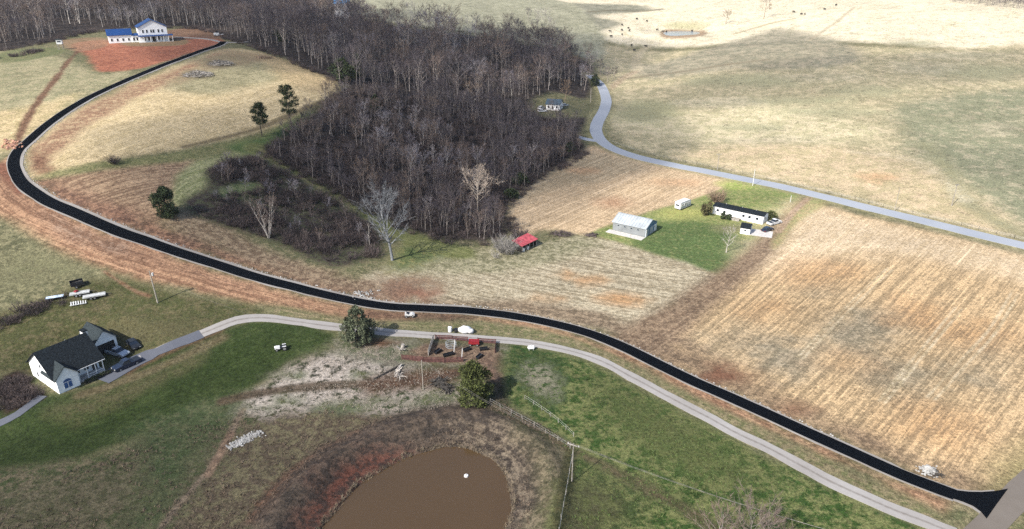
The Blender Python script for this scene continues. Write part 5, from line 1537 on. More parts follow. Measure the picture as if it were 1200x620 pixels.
# ------------------------------------------------------------------ house in the woods
p = G(640, 128.5); rz = heading((640, 128.5), (655, 129.4))
o = thing('woodland_house', 'small white house with dark roof at the edge of the woods', 'house', p, rz)
gable(o, 0, 7.2, 0, 6.5, 3.0, 4.9, 'u', roof=mat('slate_blue_roof', (.05, .08, .11), .7, .2, 2))
for u in (1.3, 5.6): window(o, (u, 0, 1.6), .9, 1.1, 'v-')
MB().box((3.4, -.05, 1.1), (.9, .08, 2.1)).build('door', WOODD, o)
window(o, (7.2, 3.2, 1.6), .9, 1.1, 'u+')
MB().box((5.2, -.9, .2), (3.8, 1.6, .5)).build('step', CONC, o)
vehicle('white_suv', 'white car at the left end of the woodland house', (634.5, 128), R(60), 'suv', WHITEP)
vehicle('white_sedan', 'white car nearest the camera by the woodland house', (635.5, 131.2), R(15), 'sedan', WHITEP)
vehicle('silver_sedan', 'silver car right of the woodland house', (662, 124.5), R(40), 'sedan', SILVER)
o = thing('blue_roofed_cabin', 'cabin with bright blue roof deep in the hilltop wood', 'cabin', G(402, 20), .2)
gable(o, -5, 5, -4, 4, 9.5, 13.5, 'u', roof=mat('bright_blue_roof', (.10, .42, .85), .5, .06, 1), wall=WHITE)

# ------------------------------------------------------------------ utility poles and lines
def pole(label, base, h, lean=(0, 0), m=WOODP, arm=True, box=False, armdir=0.0, r=.14):
    p = G(*base)
    o = thing('utility_pole', label, 'utility pole', p, 0, 'utility poles along the lane and roads')
    top = (lean[0] * h, lean[1] * h, h)
    MB().tube((0, 0, -.8), top, r, r * .7, 8).build('post', m, o)
    if arm:
        a = MB().box((0, 0, 0), (2.2, .12, .14)).build('crossarm', WOODG, o)
        a.location = (top[0] * .96, top[1] * .96, h * .955); a.rotation_euler[2] = armdir
        for k in (-1, 0, 1): MB().tube((k * .95, 0, .06), (k * .95, 0, .28), .06, .04, 6).build('insulator', WHITEP, a)
    if box:
        MB().tube((.32, 0, h * .86), (.32, 0, h * .94), .24, .24, 10).build('transformer', ALU, o)
    return Vector(p) + Vector(top)
T1 = pole('pale pole with grey transformer on the lawn behind the white house', (185, 355), 8.4, (-.03, 0), box=True, arm=False, r=.17)
T2 = pole('thin pale pole standing before the rusty paddock fence', (496, 457), 7.2, arm=False, r=.1)
T3 = pole('pole with crossarm where two fence lines meet in green pasture', (670, 566), 8.0, armdir=-.5, r=.09, m=WOODG)
T4 = pole('white pole on the lawn beside the farm road', (882, 217.7), 6.6, arm=False, m=WHITEP, r=.12)
T5 = pole('grey pole with crossarm just across the farm road', (840.5, 199.5), 7.0, armdir=.2, m=WOODG)
T6 = pole('pale pole beyond the farm road above the stubble field', (1048, 247.5), 8.5, arm=False, m=WOODP, r=.1)
T7 = pole('dark pole standing in the grey green pasture at right', (1115, 241.5), 8.0, armdir=.6, m=WOODG)
T8 = pole('tan pole at the wood edge by the blue road bend', (692, 120), 8.0, arm=False, m=WOODP, r=.16)
T9 = pole('short white post at the end of the dirt track', (926, 237), 2.6, arm=False, m=WHITEP, r=.1)

def wire(label, A, B, sag=1.0, r=.012, off=((0, 0, 0),)):
    o = thing('power_line', label, 'power line', A)
    for d in off:
        m = MB(); n = 16
        P = [Vector(A).lerp(Vector(B), t / n) + Vector((d[0], d[1], d[2] - sag * 4 * (t / n) * (1 - t / n))) - Vector(A) for t in range(n + 1)]
        for a, b in zip(P[:-1], P[1:]): m.tube(a, b, r, r, 3, False)
        m.build('cable', WOODG, o)
end1 = Vector(G(292, 369)) + Vector((0, 0, .2))
wire('pale service line running down to the gravel lane', T1 - Vector((0, 0, .4)), end1, .8)
wire('pale lines from the paddock pole to the crossarm pole', T2 - Vector((0, 0, .1)), T3 + Vector((-.9, .4, -.1)), 1.2, off=((0, 0, 0), (.9, -.4, 0)))
_e = Vector(W(960, 660)) + Vector((0, 0, 6.5))
wire('pale lines leaving the crossarm pole over the green pasture', T3 + Vector((-.9, .4, -.1)), _e, .8, off=((0, 0, 0), (.95, -.4, 0), (1.9, -.8, 0)))

# ------------------------------------------------------------------ fences
def fence(label, pts, step, h, m, wires=(.5, 1.0), rnd=.1, r=.06, seed=1, mw=None):
    P = smooth(WP(pts), step)
    rn = random.Random(seed)
    base = np.array([P[0][0], P[0][1], hz(*P[0])])
    o = thing('wire_fence', label, 'fence', base)
    me = MB().tube((0, 0, -.3), (0, 0, h), r, r * .8, 5).mesh('post', m)
    zs = h_fin(P[:, 0], P[:, 1])
    for k, (x, y) in enumerate(P):
        q = link('post', me, o, (x - base[0], y - base[1], zs[k] - base[2]))
        q.rotation_euler = (rn.gauss(0, rnd), rn.gauss(0, rnd), 0)
    for zh in wires:
        mb = MB()
        for k in range(len(P) - 1):
            mb.tube((P[k][0] - base[0], P[k][1] - base[1], zs[k] - base[2] + zh), (P[k + 1][0] - base[0], P[k + 1][1] - base[1], zs[k + 1] - base[2] + zh), .014, .014, 3, False)
        mb.build('wire', mw or ALU, o)
fence('weathered post fence above the pond running to the crossarm pole', [(574, 472), (600, 487), (636, 507), (668, 526)], 2.6, 1.2, WOODG, seed=1)
fence('second row of pale posts beside green pasture', [(615, 468), (635, 481), (655, 496), (672, 512)], 2.4, 1.1, WOODG, seed=2)
fence('old fence running from the crossarm pole to the bottom edge', [(671, 532), (666, 565), (660, 600), (655, 630)], 2.8, 1.2, WOODG, seed=3)
fence('dark wire fence along the far side of the farm road', [(714, 166), (724, 170), (760, 181), (810, 192), (870, 204), (930, 217), (1000, 234), (1080, 253.5), (1150, 270), (1210, 285)], 5.0, 1.2, WOODD, wires=(.5, .8, 1.1), seed=4)
fence('fence on the right verge of the blue road bend', [(716, 112), (717, 124), (712, 136), (708, 148), (711, 160)], 5.0, 1.2, WOODD, wires=(.6, 1.1), seed=5)

# ------------------------------------------------------------------ paddock beside the lane
def board_fence(name, label, pts, h, m, boards=4, step=2.4, hw=.14):
    P = WP(pts)[:, :2]
    out = []
    for a, b in zip(P[:-1], P[1:]):
        n = max(1, int(np.hypot(*(b - a)) / step)); out += [a + (b - a) * k / n for k in range(n)]
    out.append(P[-1]); P = np.array(out)
    base = np.array([P[0][0], P[0][1], hz(*P[0])])
    o = thing(name, label, 'fence', base)
    for k, (x, y) in enumerate(P):
        MB().box((x - base[0], y - base[1], hz(x, y) - base[2] + h / 2 - .1), (.14, .14, h + .3)).build('post', m, o)
    for k in range(len(P) - 1):
        a, b = P[k], P[k + 1]
        L = np.hypot(*(b - a)); ang = math.atan2(b[1] - a[1], b[0] - a[0]); c = (a + b) / 2
        for j in range(boards):
            MB().box((c[0] - base[0], c[1] - base[1], hz(*c) - base[2] + h * (j + .5) / boards), (L + .05, .05, h / boards * .72), ang).build('board', m, o)
    return o
board_fence('paddock_fence', 'rusty red panel fence along the near side of the paddock', [(471, 421), (496, 424), (520, 425), (542.5, 424)], 1.3, RUST, 4)
board_fence('paddock_fence', 'weathered grey plank windbreak leaning inside the paddock', [(502, 417), (508, 399)], 1.7, WOODG, 5)
board_fence('paddock_fence', 'brown board fence at the right end of the paddock', [(580, 414), (581, 403), (560, 401)], 1.2, RUST, 3)
board_fence('paddock_fence', 'brown rail fence on the lane side of the paddock', [(510, 397), (530, 398.5), (548, 400)], 1.2, RUST, 3)
def trough(label, px, ang, L=1.9, m=BLACKP):
    o = thing('feed_trough', label, 'trough', G(*px), ang, 'feed troughs in the paddock')
    MB().box((0, 0, .4), (L, .7, .12)).build('tray', m, o)
    for s in (-1, 1):
        MB().box((0, s * .36, .55), (L, .06, .35)).build('side', m, o)
        MB().box((s * (L / 2 - .1), 0, .17), (.1, .6, .36)).build('leg', m, o)
for px, a, lab in (((513.5, 413), 1.0, 'black trough beside the grey plank windbreak'), ((526, 417), .5, 'long black trough near the rusty fence'),
                   ((547.5, 411), .6, 'dark trough just right of the round feeder'), ((567, 410.5), .25, 'black trough at the upper right of the paddock'),
                   ((562, 419), 1.0, 'short black trough at the lower right of the paddock')):
    trough(lab, px, a, 2.6 if 'long' in lab else 1.9)
o = thing('ring_feeder', 'grey round hay feeder in the middle of the paddock', 'feeder', G(528.5, 406))
for zz in (.15, .6, 1.05):
    m = MB()
    for k in range(18):
        a, b = 6.283 * k / 18, 6.283 * (k + 1) / 18
        m.tube((1.2 * math.cos(a), 1.2 * math.sin(a), zz), (1.2 * math.cos(b), 1.2 * math.sin(b), zz), .04, .04, 4, False)
    m.build('hoop', STEEL, o)
for k in range(9):
    a = 6.283 * k / 9
    MB().tube((1.2 * math.cos(a), 1.2 * math.sin(a), 0), (1.2 * math.cos(a), 1.2 * math.sin(a), 1.1), .03).build('upright', STEEL, o)
o = thing('red_feeder', 'dark red feed wagon by the lane edge of the paddock', 'wagon', G(555.5, 404.5), -.05)
MB().box((0, 0, .85), (2.4, 1.1, .7)).build('bin', REDP, o)
for s in (-1, 1):
    MB().box((0, s * .56, 1.25), (2.4, .06, .12)).build('rail', REDP, o)
    for t in (-1, 1): wheel(o, t * .8, s * .55, .3, .14)
for px, h, lab in (((532, 412), 3.0, 'white upright post beside the round hay feeder'), ((541, 420), 2.6, 'pale leaning post near the end of the rusty fence')):
    o = thing('post', lab, 'post', G(*px)); MB().tube((0, 0, -.3), (.25, 0, h), .09, .08, 6).build('shaft', WHITEP, o)
    MB().box((.25, 0, h + .03), (.26, .26, .08)).build('cap', WOODG, o)

# white wrapped heap and tank beyond the lane
o = thing('wrapped_bale_heap', 'white plastic covered heap on the grass above the lane', 'heap', G(545, 389.5))
m = MB(); m.blob((0, 0, .7), (1.7, 1.0, .95), 4, 12, 7, .16); m.build('cover', TARPW, o, True)
MB().blob((1.2, -.3, .5), (.9, .8, .6), 5, 10, 6, .16).build('side_cover', TARPW, o, True)
o = thing('white_tank', 'upright white tank left of the wrapped heap', 'tank', G(527.5, 388.5))
MB().tube((0, 0, 0), (0, 0, 1.2), .5, .5, 14).tube((0, 0, 1.2), (0, 0, 1.45), .5, .15, 14).build('shell', TARPW, o)
MB().tube((0, 0, 1.4), (0, 0, 1.55), .16, .16, 10).build('lid', BLACKP, o)
o = thing('black_drum', 'dark drum between the white tank and wrapped heap', 'drum', G(534.5, 389))
MB().tube((0, 0, 0), (0, 0, .9), .45, .45, 12).build('shell', BLACKP, o); MB().tube((0, 0, .42), (0, 0, .48), .47, .47, 12).build('hoop', WOODD, o)
o = thing('propane_tank', 'small white tank at the near edge of the lane', 'tank', G(622.5, 410), .1)
m = MB(); m.tube((-.6, 0, .65), (.6, 0, .65), .45, .45, 12); m.tube((.6, 0, .65), (.85, 0, .65), .45, .15, 12); m.tube((-.6, 0, .65), (-.85, 0, .65), .45, .15, 12)
m.build('shell', WHITEP, o)
for s in (-.5, .5): MB().box((s, 0, .12), (.1, .5, .3)).build('foot', ALU, o)
MB().tube((0, 0, 1.05), (0, 0, 1.22), .14, .14, 8).build('cap', ALU, o)

def buggy(name, label, px, ang, paint, cat='vehicle'):
    o = thing(name, label, cat, G(*px), ang)
    MB().prism([(-1.1, .45), (1.2, .45), (1.25, .7), (.7, .95), (-.2, .8), (-.3, 1.0), (-1.1, 1.0)], 'y', -.6, .6).build('body', paint, o)
    MB().box((-.35, 0, .98), (.5, .9, .12)).build('seat', BLACKP, o)
    MB().box((-.62, 0, 1.2), (.12, .9, .45)).build('backrest', BLACKP, o)
    MB().tube((.25, 0, .95), (.1, 0, 1.2), .03).build('steering_wheel', BLACKP, o)
    for a in (-.75, .8):
        for b in (-.6, .6): wheel(o, a, b, .32, .24)
    return o
buggy('white_buggy', 'small white buggy parked on bare soil by the black road', (480, 371), .1, mat('dull_white_paint', (.45, .45, .45), .6, .1, 2))
o = thing('lawn_tractor', 'white and black lawn tractor on the green lawn', 'tractor', G(329.5, 410), .35)
MB().prism([(-.2, .5), (-1.3, .5), (-1.35, .95), (-.9, 1.05), (-.2, 1.0)], 'y', -.38, .38).build('hood', WHITEP, o)
MB().box((.35, 0, .62), (1.1, .9, .3)).build('frame', BLACKP, o)
MB().box((.5, 0, .95), (.5, .55, .14)).build('seat', BLACKP, o)
MB().box((.78, 0, 1.2), (.1, .55, .45)).build('backrest', BLACKP, o)
MB().tube((-.15, 0, .95), (.1, 0, 1.35), .04).build('steering_column', BLACKP, o)
for b in (-1, 1):
    MB().box((.75, b * .55, 1.05), (.8, .25, .1)).build('fender', WHITEP, o)
    wheel(o, .75, b * .58, .5, .28); wheel(o, -.95, b * .45, .3, .18)

# ------------------------------------------------------------------ pond float, rubble, rock piles
o = thing('pond_float', 'small white float on the muddy pond', 'float', (*px_at_h(546.3, 558, POND_Z), POND_Z))
MB().tube((0, 0, -.1), (0, 0, .22), .42, .36, 12).build('buoy', TARPW, o); MB().tube((0, 0, .2), (0, 0, .5), .08, .05, 8).build('stem', ALU, o)

def rocks(name, label, P, s0, s1, m, seed=0, cat='stones', heap=0.0, hc=None, hr=1.0):
    rn = random.Random(seed); mb = MB()
    for (x, y) in P:
        s = rn.uniform(s0, s1)
        z = hz(x, y)
        if heap: z += heap * max(0, 1 - math.hypot(x - hc[0], y - hc[1]) / hr)
        mb.blob((x, y, z + s * .25), (s, s * rn.uniform(.7, 1), s * .65), rn.random(), 5, 4, .3)
    o = mb.build(name, m); tag(o, label, cat, kind='stuff')
    return o
rn = random.Random(9)
A, B = W(268, 525)[:2], W(306, 506)[:2]
_d = (B - A) / np.hypot(*(B - A)); _n = np.array([-_d[1], _d[0]])
rocks('rubble_strip', 'strip of white rubble laid on the rough ground', [A + (B - A) * min(1, max(0, rn.gauss(.5, .27))) + _n * rn.gauss(0, .55) for _ in range(420)], .10, .24, STONE, 1)
c = W(1087, 553)[:2]
rocks('rock_pile', 'pale rock pile beside the mouth of the black road', [c + np.array([rn.gauss(0, .65), rn.gauss(0, .6)]) for _ in range(150)], .10, .28, STONE, 2, heap=1.1, hc=c, hr=1.7)
c2 = W(1096, 557)[:2]
o = thing('brush_heap', 'dark heap of stumps right of the pale rock pile', 'brush heap', (*c2, hz(*c2)))
_m = MB()
for k in range(70):
    a = rn.uniform(0, 6.28); sliver(_m, (rn.gauss(0, .5), rn.gauss(0, .5), rn.uniform(0, .6)), (math.cos(a), math.sin(a), rn.uniform(-.2, .6)), rn.uniform(.6, 1.4), .12, rn)
_m.build('sticks', WOODD, o)
MB().tube((-.6, .1, .2), (.6, -.2, .5), .25, .18, 7).build('stump', WOODD, o)
# stone lining of the ditch on the inner side of the bend
_P = []
for k in range(len(newroad) - 1):
    t = newroad[min(k + 1, len(newroad) - 1)] - newroad[k]; t = t / (np.hypot(*t) + 1e-9); n_ = np.array([-t[1], t[0]])
    s = k * 2.0
    cnt = 6 if 120 < s < 345 else (3 if s < 420 else 0)
    for _ in range(cnt):
        _P.append(newroad[k] + t * rn.uniform(0, 2) + n_ * (2.0 + rn.random() * (1.3 if s < 345 else .6)))
rocks('ditch_stones', 'pale stones lining the ditch beside the black road', _P, .07, .19, STONE, 3)
_P = [W(12 + rn.gauss(0, 6), 170 + rn.gauss(0, 3))[:2] for _ in range(50)]
rocks('clay_clods', 'red clay clods dumped outside the road bend', _P, .25, .7, CLAYST, 4)
_P = [W(424 + rn.gauss(0, 8), 345 + rn.gauss(0, 3))[:2] for _ in range(60)]
rocks('culvert_stones', 'grey stones by the culvert above the black road', _P, .12, .35, STONE, 5)

# ------------------------------------------------------------------ log and brush piles
def brush_pile(label, px, rx, ry, h, seed, m=WOODG, n=150, wd=.14, name='brush_pile'):
    rn = random.Random(seed); o = thing(name, label, 'brush pile', G(*px))
    s = MB()
    for k in range(n):
        a = rn.uniform(0, 6.28); r = math.sqrt(rn.random())
        x, y = rx * r * math.cos(a), ry * r * math.sin(a); z = h * (1 - r * r) * rn.random()
        b = rn.uniform(0, 6.28); d = Vector((math.cos(b), math.sin(b), rn.uniform(-.25, .35)))
        sliver(s, (x, y, z), d, rn.uniform(.8, 2.2), wd * rn.uniform(.5, 1.3), rn)
    s.build('branches', m, o)
    g = MB()
    for k in range(9):
        a = rn.uniform(0, 6.28); b = rn.uniform(0, 6.28); L = rn.uniform(1, 2.2)
        x, y = rx * .5 * math.cos(a), ry * .5 * math.sin(a)
        g.tube((x - L * math.cos(b), y - L * math.sin(b), .2), (x + L * math.cos(b), y + L * math.sin(b), .2 + h * .6 * rn.random()), .16, .10, 6)
    g.build('logs', m, o)
    return o
brush_pile('grey log pile nearer the black road on the hill', (232, 88), 6.5, 5.5, 1.9, 11, WOODG, 520, .22)
brush_pile('grey log pile close to the end of the black road', (258, 75), 5.5, 5.0, 1.9, 12, WOODG, 480, .22)
brush_pile('tan brush pile at the upper wood edge', (310, 68), 4.5, 3, 1.2, 18, M_TWIGTAN, 140, .14)
brush_pile('low dark brush pile right of the red roofed shed', (657, 275), 4.2, 2.6, 1.3, 13, M_BRUSH, 300, .12)
brush_pile('small brown brush patch by the barn corner', (693, 276), 2.2, 1.3, .7, 14, M_BRUSH, 120, .1)
brush_pile('dark scrap heap below the thin paddock pole', (514, 449), 1.2, 1.0, .9, 15, WOODD, 90, .2, 'scrap_heap')
brush_pile('blue black scrap pieces left of the large cedar', (524, 456), 1.0, .6, .5, 16, WOODD, 50, .2, 'scrap_heap')
o = thing('fallen_tree', 'fallen dead tree with pale branches on rough ground', 'dead tree', G(458, 436))
rn = random.Random(31)
m = MB(); m.tube((2.0, 2.4, .5), (-3.2, -3.0, .2), .22, .12, 7); m.build('trunk', WOODD, o)
m = MB()
for k in range(26):
    b = Vector((1.0, .4, .4)).lerp(Vector((2.4, -2.6, .5)), rn.random()); m.tube(b, b + rdir((.3, -.8, .45), .5, rn) * rn.uniform(.8, 2.2), .07, .03, 4, False)
m.tube((2.0, 2.2, .6), (1.2, -2.4, .3), .16, .07, 6)
m.build('branches', M_BARKPALE, o)
o = thing('old_stump', 'grey stump and planks at the left end of the paddock', 'stump', G(472, 408))
MB().tube((0, 0, -.1), (.1, 0, 1.0), .5, .4, 8).build('wood', WOODG, o)
for k in range(4): MB().box((-.9 + .25 * k, -.4 - .2 * k, .3 + .08 * k), (.16, 2.2, .08), .5 + .2 * k).build('plank', WOODG, o)

# ------------------------------------------------------------------ single trees and shrubs
tree_thing('round_evergreen', 'lone dark round evergreen on the orange soil slope', 'tree', conifer(41, 8.0, 3.3, .03, 6500, .32, 'egg'), (196, 253), (WOODD, M_NEEDLE))
tree_thing('pine_tree', 'shorter pine on the green ride, left of its taller neighbour', 'tree', pine(42, 12.5, 3.0), (307, 160), (WOODD, M_NEEDLE))
tree_thing('pine_tree', 'taller open crowned pine on the green ride', 'tree', pine(43, 17.5, 3.8), (342.5, 153), (WOODD, M_NEEDLE))
tree_thing('cedar_tree', 'olive grey cedar beside the gravel lane', 'tree', conifer(44, 8.6, 3.4, .04, 6500, .30, 'egg', 1), (421, 400), (WOODD, mat('grey_green_needles', C(96, 104, 80, 1.4), .9, .4, .8)))
tree_thing('cedar_tree', 'large dark olive cedar beside the paddock', 'tree', conifer(45, 8.8, 3.6, .02, 7500, .30, 'egg', 1), (556, 471), (WOODD, M_NEEDLE2))
tree_thing('small_shrub', 'small grey shrub alone on the straw field edge', 'shrub', (shrub(46, 1.4, 2.6, 60, .08, 6),), (134.5, 192), (M_BRUSH,), pn=('stems',))
tree_thing('edge_evergreen', 'dark evergreen clump at the corner of the hilltop wood', 'tree', conifer(47, 9, 5.0, .02, 2200, .6, 'egg', 1), (402, 94), (WOODD, M_NEEDLE))
tree_thing('edge_evergreen', 'slimmer evergreen behind the hilltop wood corner', 'tree', conifer(48, 11, 3.4, .02, 1800, .6, 'cone', 1), (420, 92), (WOODD, M_NEEDLE))
for k, (px, h_, r_, lab) in enumerate((((668, 176), 3.2, 2.6, 'low evergreen at the right edge of the young wood'), ((610, 216), 4.0, 3.0, 'dark evergreen scrub on the right side of the young wood'),
                                       ((598, 232), 3.0, 2.4, 'rounded evergreen scrub where the wood meets orange stubble'), ((697, 100), 6.0, 3.0, 'dark evergreen beside the top of the blue road'),
                                       ((330, 48), 9.0, 3.4, 'evergreen standing in the wood above the log piles'), ((440, 130), 6.5, 1.8, 'slim evergreen inside the young wood'))):
    tree_thing('wood_evergreen', lab, 'tree', conifer(60 + k, h_, r_, .02, 1100, .5, 'egg', 1), px, (WOODD, M_NEEDLE))
tree_thing('yard_cedar', 'brown green rounded cedar at the end of the mobile home', 'tree', conifer(71, 4.8, 2.0, .02, 1400, .36, 'round'), (828, 252.5), (WOODD, mat('bronze_needles', C(104, 98, 66, 1.4), .9, .35, .9)))
tree_thing('yard_shrub', 'left dark shrub along the mobile home wall', 'shrub', conifer(72, 2.1, 1.1, .0, 600, .28, 'round'), (847.5, 256.5), (WOODD, M_NEEDLE))
tree_thing('yard_shrub', 'right dark shrub along the mobile home wall', 'shrub', conifer(73, 1.9, 1.0, .0, 600, .28, 'round'), (854, 257.5), (WOODD, M_NEEDLE))
tree_thing('yard_shrub', 'green shrub at the right end of the mobile home', 'shrub', conifer(74, 2.2, 1.9, .0, 800, .3, 'round'), (903.5, 256), (WOODD, M_NEEDLE2))
tree_thing('bare_shrub', 'tan leafless shrub behind the mobile home', 'shrub', (shrub(75, 2.2, 4.2, 90, .10, 8),), (840, 237), (M_TWIGTAN,), pn=('stems',))
BT = lambda *a, **k: bare_tree(*a, **k)
tree_thing('bare_tree', 'pale bare tree on the mobile home lawn', 'tree', BT(80, 9.0, .17, .3, .24, 14, 4, 6, .05, up=.6), (851, 296), (M_BARKPALE, M_TWIGPALE))
tree_thing('bare_tree', 'large silver white bare tree before the green ride', 'tree', BT(81, 21, .45, .24, .32, 26, 7, 9, .075, up=.55, sides=7), (460, 305), (mat('silver_bark', C(150, 154, 160, 1.8), .95, .2, 2), mat('silver_grey_twigs', C(138, 142, 148, 1.8), .95, .2, 2)))
tree_thing('bare_tree', 'pale many stemmed bare tree inside the dark brush thicket', 'tree', BT(82, 13.5, .15, .3, .15, 12, 5, 7, .07, stems=4, up=1.1), (315, 279), (M_BARKPALE, M_TWIG_B))
tree_thing('bare_tree', 'cream coloured bare tree near the foot of the young wood', 'tree', BT(83, 14, .3, .28, .36, 22, 7, 9, .10, up=.4, sides=6), (560, 247), (mat('cream_bark', C(226, 212, 194, 1.3), .95, .15, 2), mat('cream_twigs', C(206, 188, 170, 1.3), .95, .15, 2)))
tree_thing('bare_tree', 'pale forked bare tree standing above the young wood', 'tree', BT(84, 13, .24, .3, .26, 14, 5, 7, .10, stems=2, up=.7), (553, 126), (M_BARKPALE, M_TWIGTAN))
tree_thing('bare_tree', 'tan bare tree behind the woodland house', 'tree', BT(85, 11, .2, .28, .34, 16, 5, 7, .09), (662, 118), (M_TWIGTAN, M_TWIGTAN))
tree_thing('bare_tree', 'thin pale tree left of the silver white tree', 'tree', BT(86, 8.5, .13, .35, .22, 12, 4, 6, .06), (433, 287), (M_BARKPALE, M_TWIG))
tree_thing('bare_tree', 'small pale tree by the path of the far pasture', 'tree', BT(87, 10.5, .22, .3, .33, 16, 5, 7, .12), (850.5, 28), (M_TWIGTAN, M_TWIGTAN))
tree_thing('bare_tree', 'pale tree cut by the top edge above the far pasture', 'tree', BT(88, 19, .28, .28, .26, 16, 5, 7, .12), (895, 22), (M_TWIGTAN, M_TWIGTAN))
for k, (px, h_, lab) in enumerate((((640, 34), 15, 'tallest pale tree beyond the far end of the hilltop wood'), ((630, 30), 12, 'left pale tree in the far hollow'), ((648, 38), 11, 'right pale tree in the far hollow'), ((619, 24), 10, 'small bare tree at the head of the far hollow'),
                                   ((712, 96), 9, 'dark bare tree right of the blue road top'), ((719, 92), 7, 'low bare tree beside the farm track start'), ((704, 88), 10, 'bare tree closing the blue road top'))):
    tree_thing('bare_tree', lab, 'tree', BT(90 + k, h_, .2, .3, .3, 14, 5, 7, .12), px, (M_BARK, M_TWIGPALE if k < 3 else M_TWIG), 'far bare trees' if k < 4 else None)
for k, (px, h_, lab) in enumerate((((868, 668), 13.0, 'grey bare tree reaching up at the bottom edge'), ((836, 655), 10.0, 'left smaller bare tree at the bottom edge'), ((900, 655), 9.5, 'right smaller bare tree at the bottom edge'))):
    tree_thing('bare_tree', lab, 'tree', BT(110 + k, h_, .16, .2, .36, 18, 6, 8, .045, up=.5, sides=6), px, (M_BARK, M_TWIG_B))
tree_thing('bare_shrub', 'wide grey leafless shrub left of the red roofed shed', 'shrub', (shrub(121, 3.4, 4.6, 150, .07, 9),), (594, 296), (mat('silver_twigs', C(150, 146, 142, 1.3), .95, .15, 2),), pn=('stems',))
tree_thing('bare_shrub', 'dark shrub behind the red roofed shed', 'shrub', (shrub(122, 2.2, 3.4, 110, .10, 8),), (610, 282), (M_BRUSH,), pn=('stems',))
tree_thing('bare_shrub', 'thin pale shrub on grass below the grey leafless shrub', 'shrub', (shrub(123, 1.0, 2.6, 26, .06, 5),), (581.5, 302), (M_TWIGPALE,), pn=('stems',))

# hedge row of brush behind the trailers, thicket at the wood edge, far wood
def strip(pts, wd):
    P = smooth(WP(pts), 3.0); T = np.gradient(P, axis=0); T /= np.hypot(T[:, 0], T[:, 1])[:, None]; N_ = np.stack([-T[:, 1], T[:, 0]], -1)
    return np.vstack([P + N_ * wd / 2, (P - N_ * wd / 2)[::-1]])
brush('hedge_row', None, 1.0, 31, 'grey brown leafless hedge row beside the parked trailers', .6, 1.0, world=strip([(-30, 396), (0, 380), (35, 366), (76, 352)], 4.2))
brush('wood_edge_brush', None, 1.8, 36, 'low scrub fringing the near edge of the young wood', .45, .9, world=strip([(306, 177), (332, 192), (382, 219), (442, 253), (490, 273), (545, 285), (586, 281), (598, 262), (592, 238), (640, 206), (686, 178)], 5))
brush('hilltop_edge_brush', None, 2.2, 37, 'low scrub fringing the near edge of the hilltop wood', .5, 1.0, world=strip([(0, 60), (60, 49), (110, 38), (200, 33), (240, 36), (272, 47), (330, 67), (390, 95)], 6))
brush('garden_thicket', [(-10, 445), (25, 437), (36, 452), (50, 462), (20, 478), (-10, 486)], 1.1, 32, 'dark thicket left of the white house', .4, .7)
brush('field_hedge', None, 1.4, 33, 'low dark hedge at the top of the left field', .7, 1.1, world=strip([(-20, 70), (10, 67), (30, 64), (45, 60)], 5))
FW = [joined('far_wood_source', list(bare_tree(400 + k, 13, .16, .35, .28, 10, 4, 6, .16, sides=3)), [M_BARK, M_TWIG]) for k in range(3)]
X, Y = fill_poly([(1106, -6), (1112, 2.5), (1160, 8), (1260, 20), (1300, -6)], 4.2, 34); Z = h_fin(X, Y)
_s = np.random.RandomState(3).uniform(.5, .9, len(X))
scatter('far_wood', np.stack([X, Y, Z], -1), np.stack([_s] * 3, -1), FW, 'far grey wood on the top right ridge', 'woodland', 4)

# ------------------------------------------------------------------ cattle
def cow_mesh():
    me = bpy.data.meshes.new('cow_skeleton')
    V = [(0, 0, 1.05), (.55, 0, 1.08), (.85, 0, 1.12), (1.15, 0, 1.25), (1.45, 0, 1.1), (-.55, 0, 1.08), (-.8, 0, 1.1), (-.92, 0, .8)]
    E = [(0, 1), (1, 2), (2, 3), (3, 4), (0, 5), (5, 6), (6, 7)]
    Rr = [.40, .36, .26, .17, .10, .38, .22, .05]
    for x, k in ((.6, 1), (-.6, 5)):
        for y in (-.24, .24):
            i = len(V); V += [(x, y, .7), (x - .03, y, .38), (x, y, .02)]; E += [(k, i), (i, i + 1), (i + 1, i + 2)]; Rr += [.16, .08, .07]
    me.from_pydata(V, E, [])
    o = bpy.data.objects.new('cow_skeleton', me); COL.objects.link(o)
    md = o.modifiers.new('skin', 'SKIN')
    for v, r in zip(me.skin_vertices[0].data, Rr): v.radius = (r * .85, r)
    me.skin_vertices[0].data[0].use_root = True
    s = o.modifiers.new('sub', 'SUBSURF'); s.levels = 1; s.render_levels = 1
    dg = bpy.context.evaluated_depsgraph_get()
    out = bpy.data.meshes.new_from_object(o.evaluated_get(dg))
    out.materials.clear(); out.materials.append(HIDE)
    bpy.data.objects.remove(o)
    return out
CM = cow_mesh()
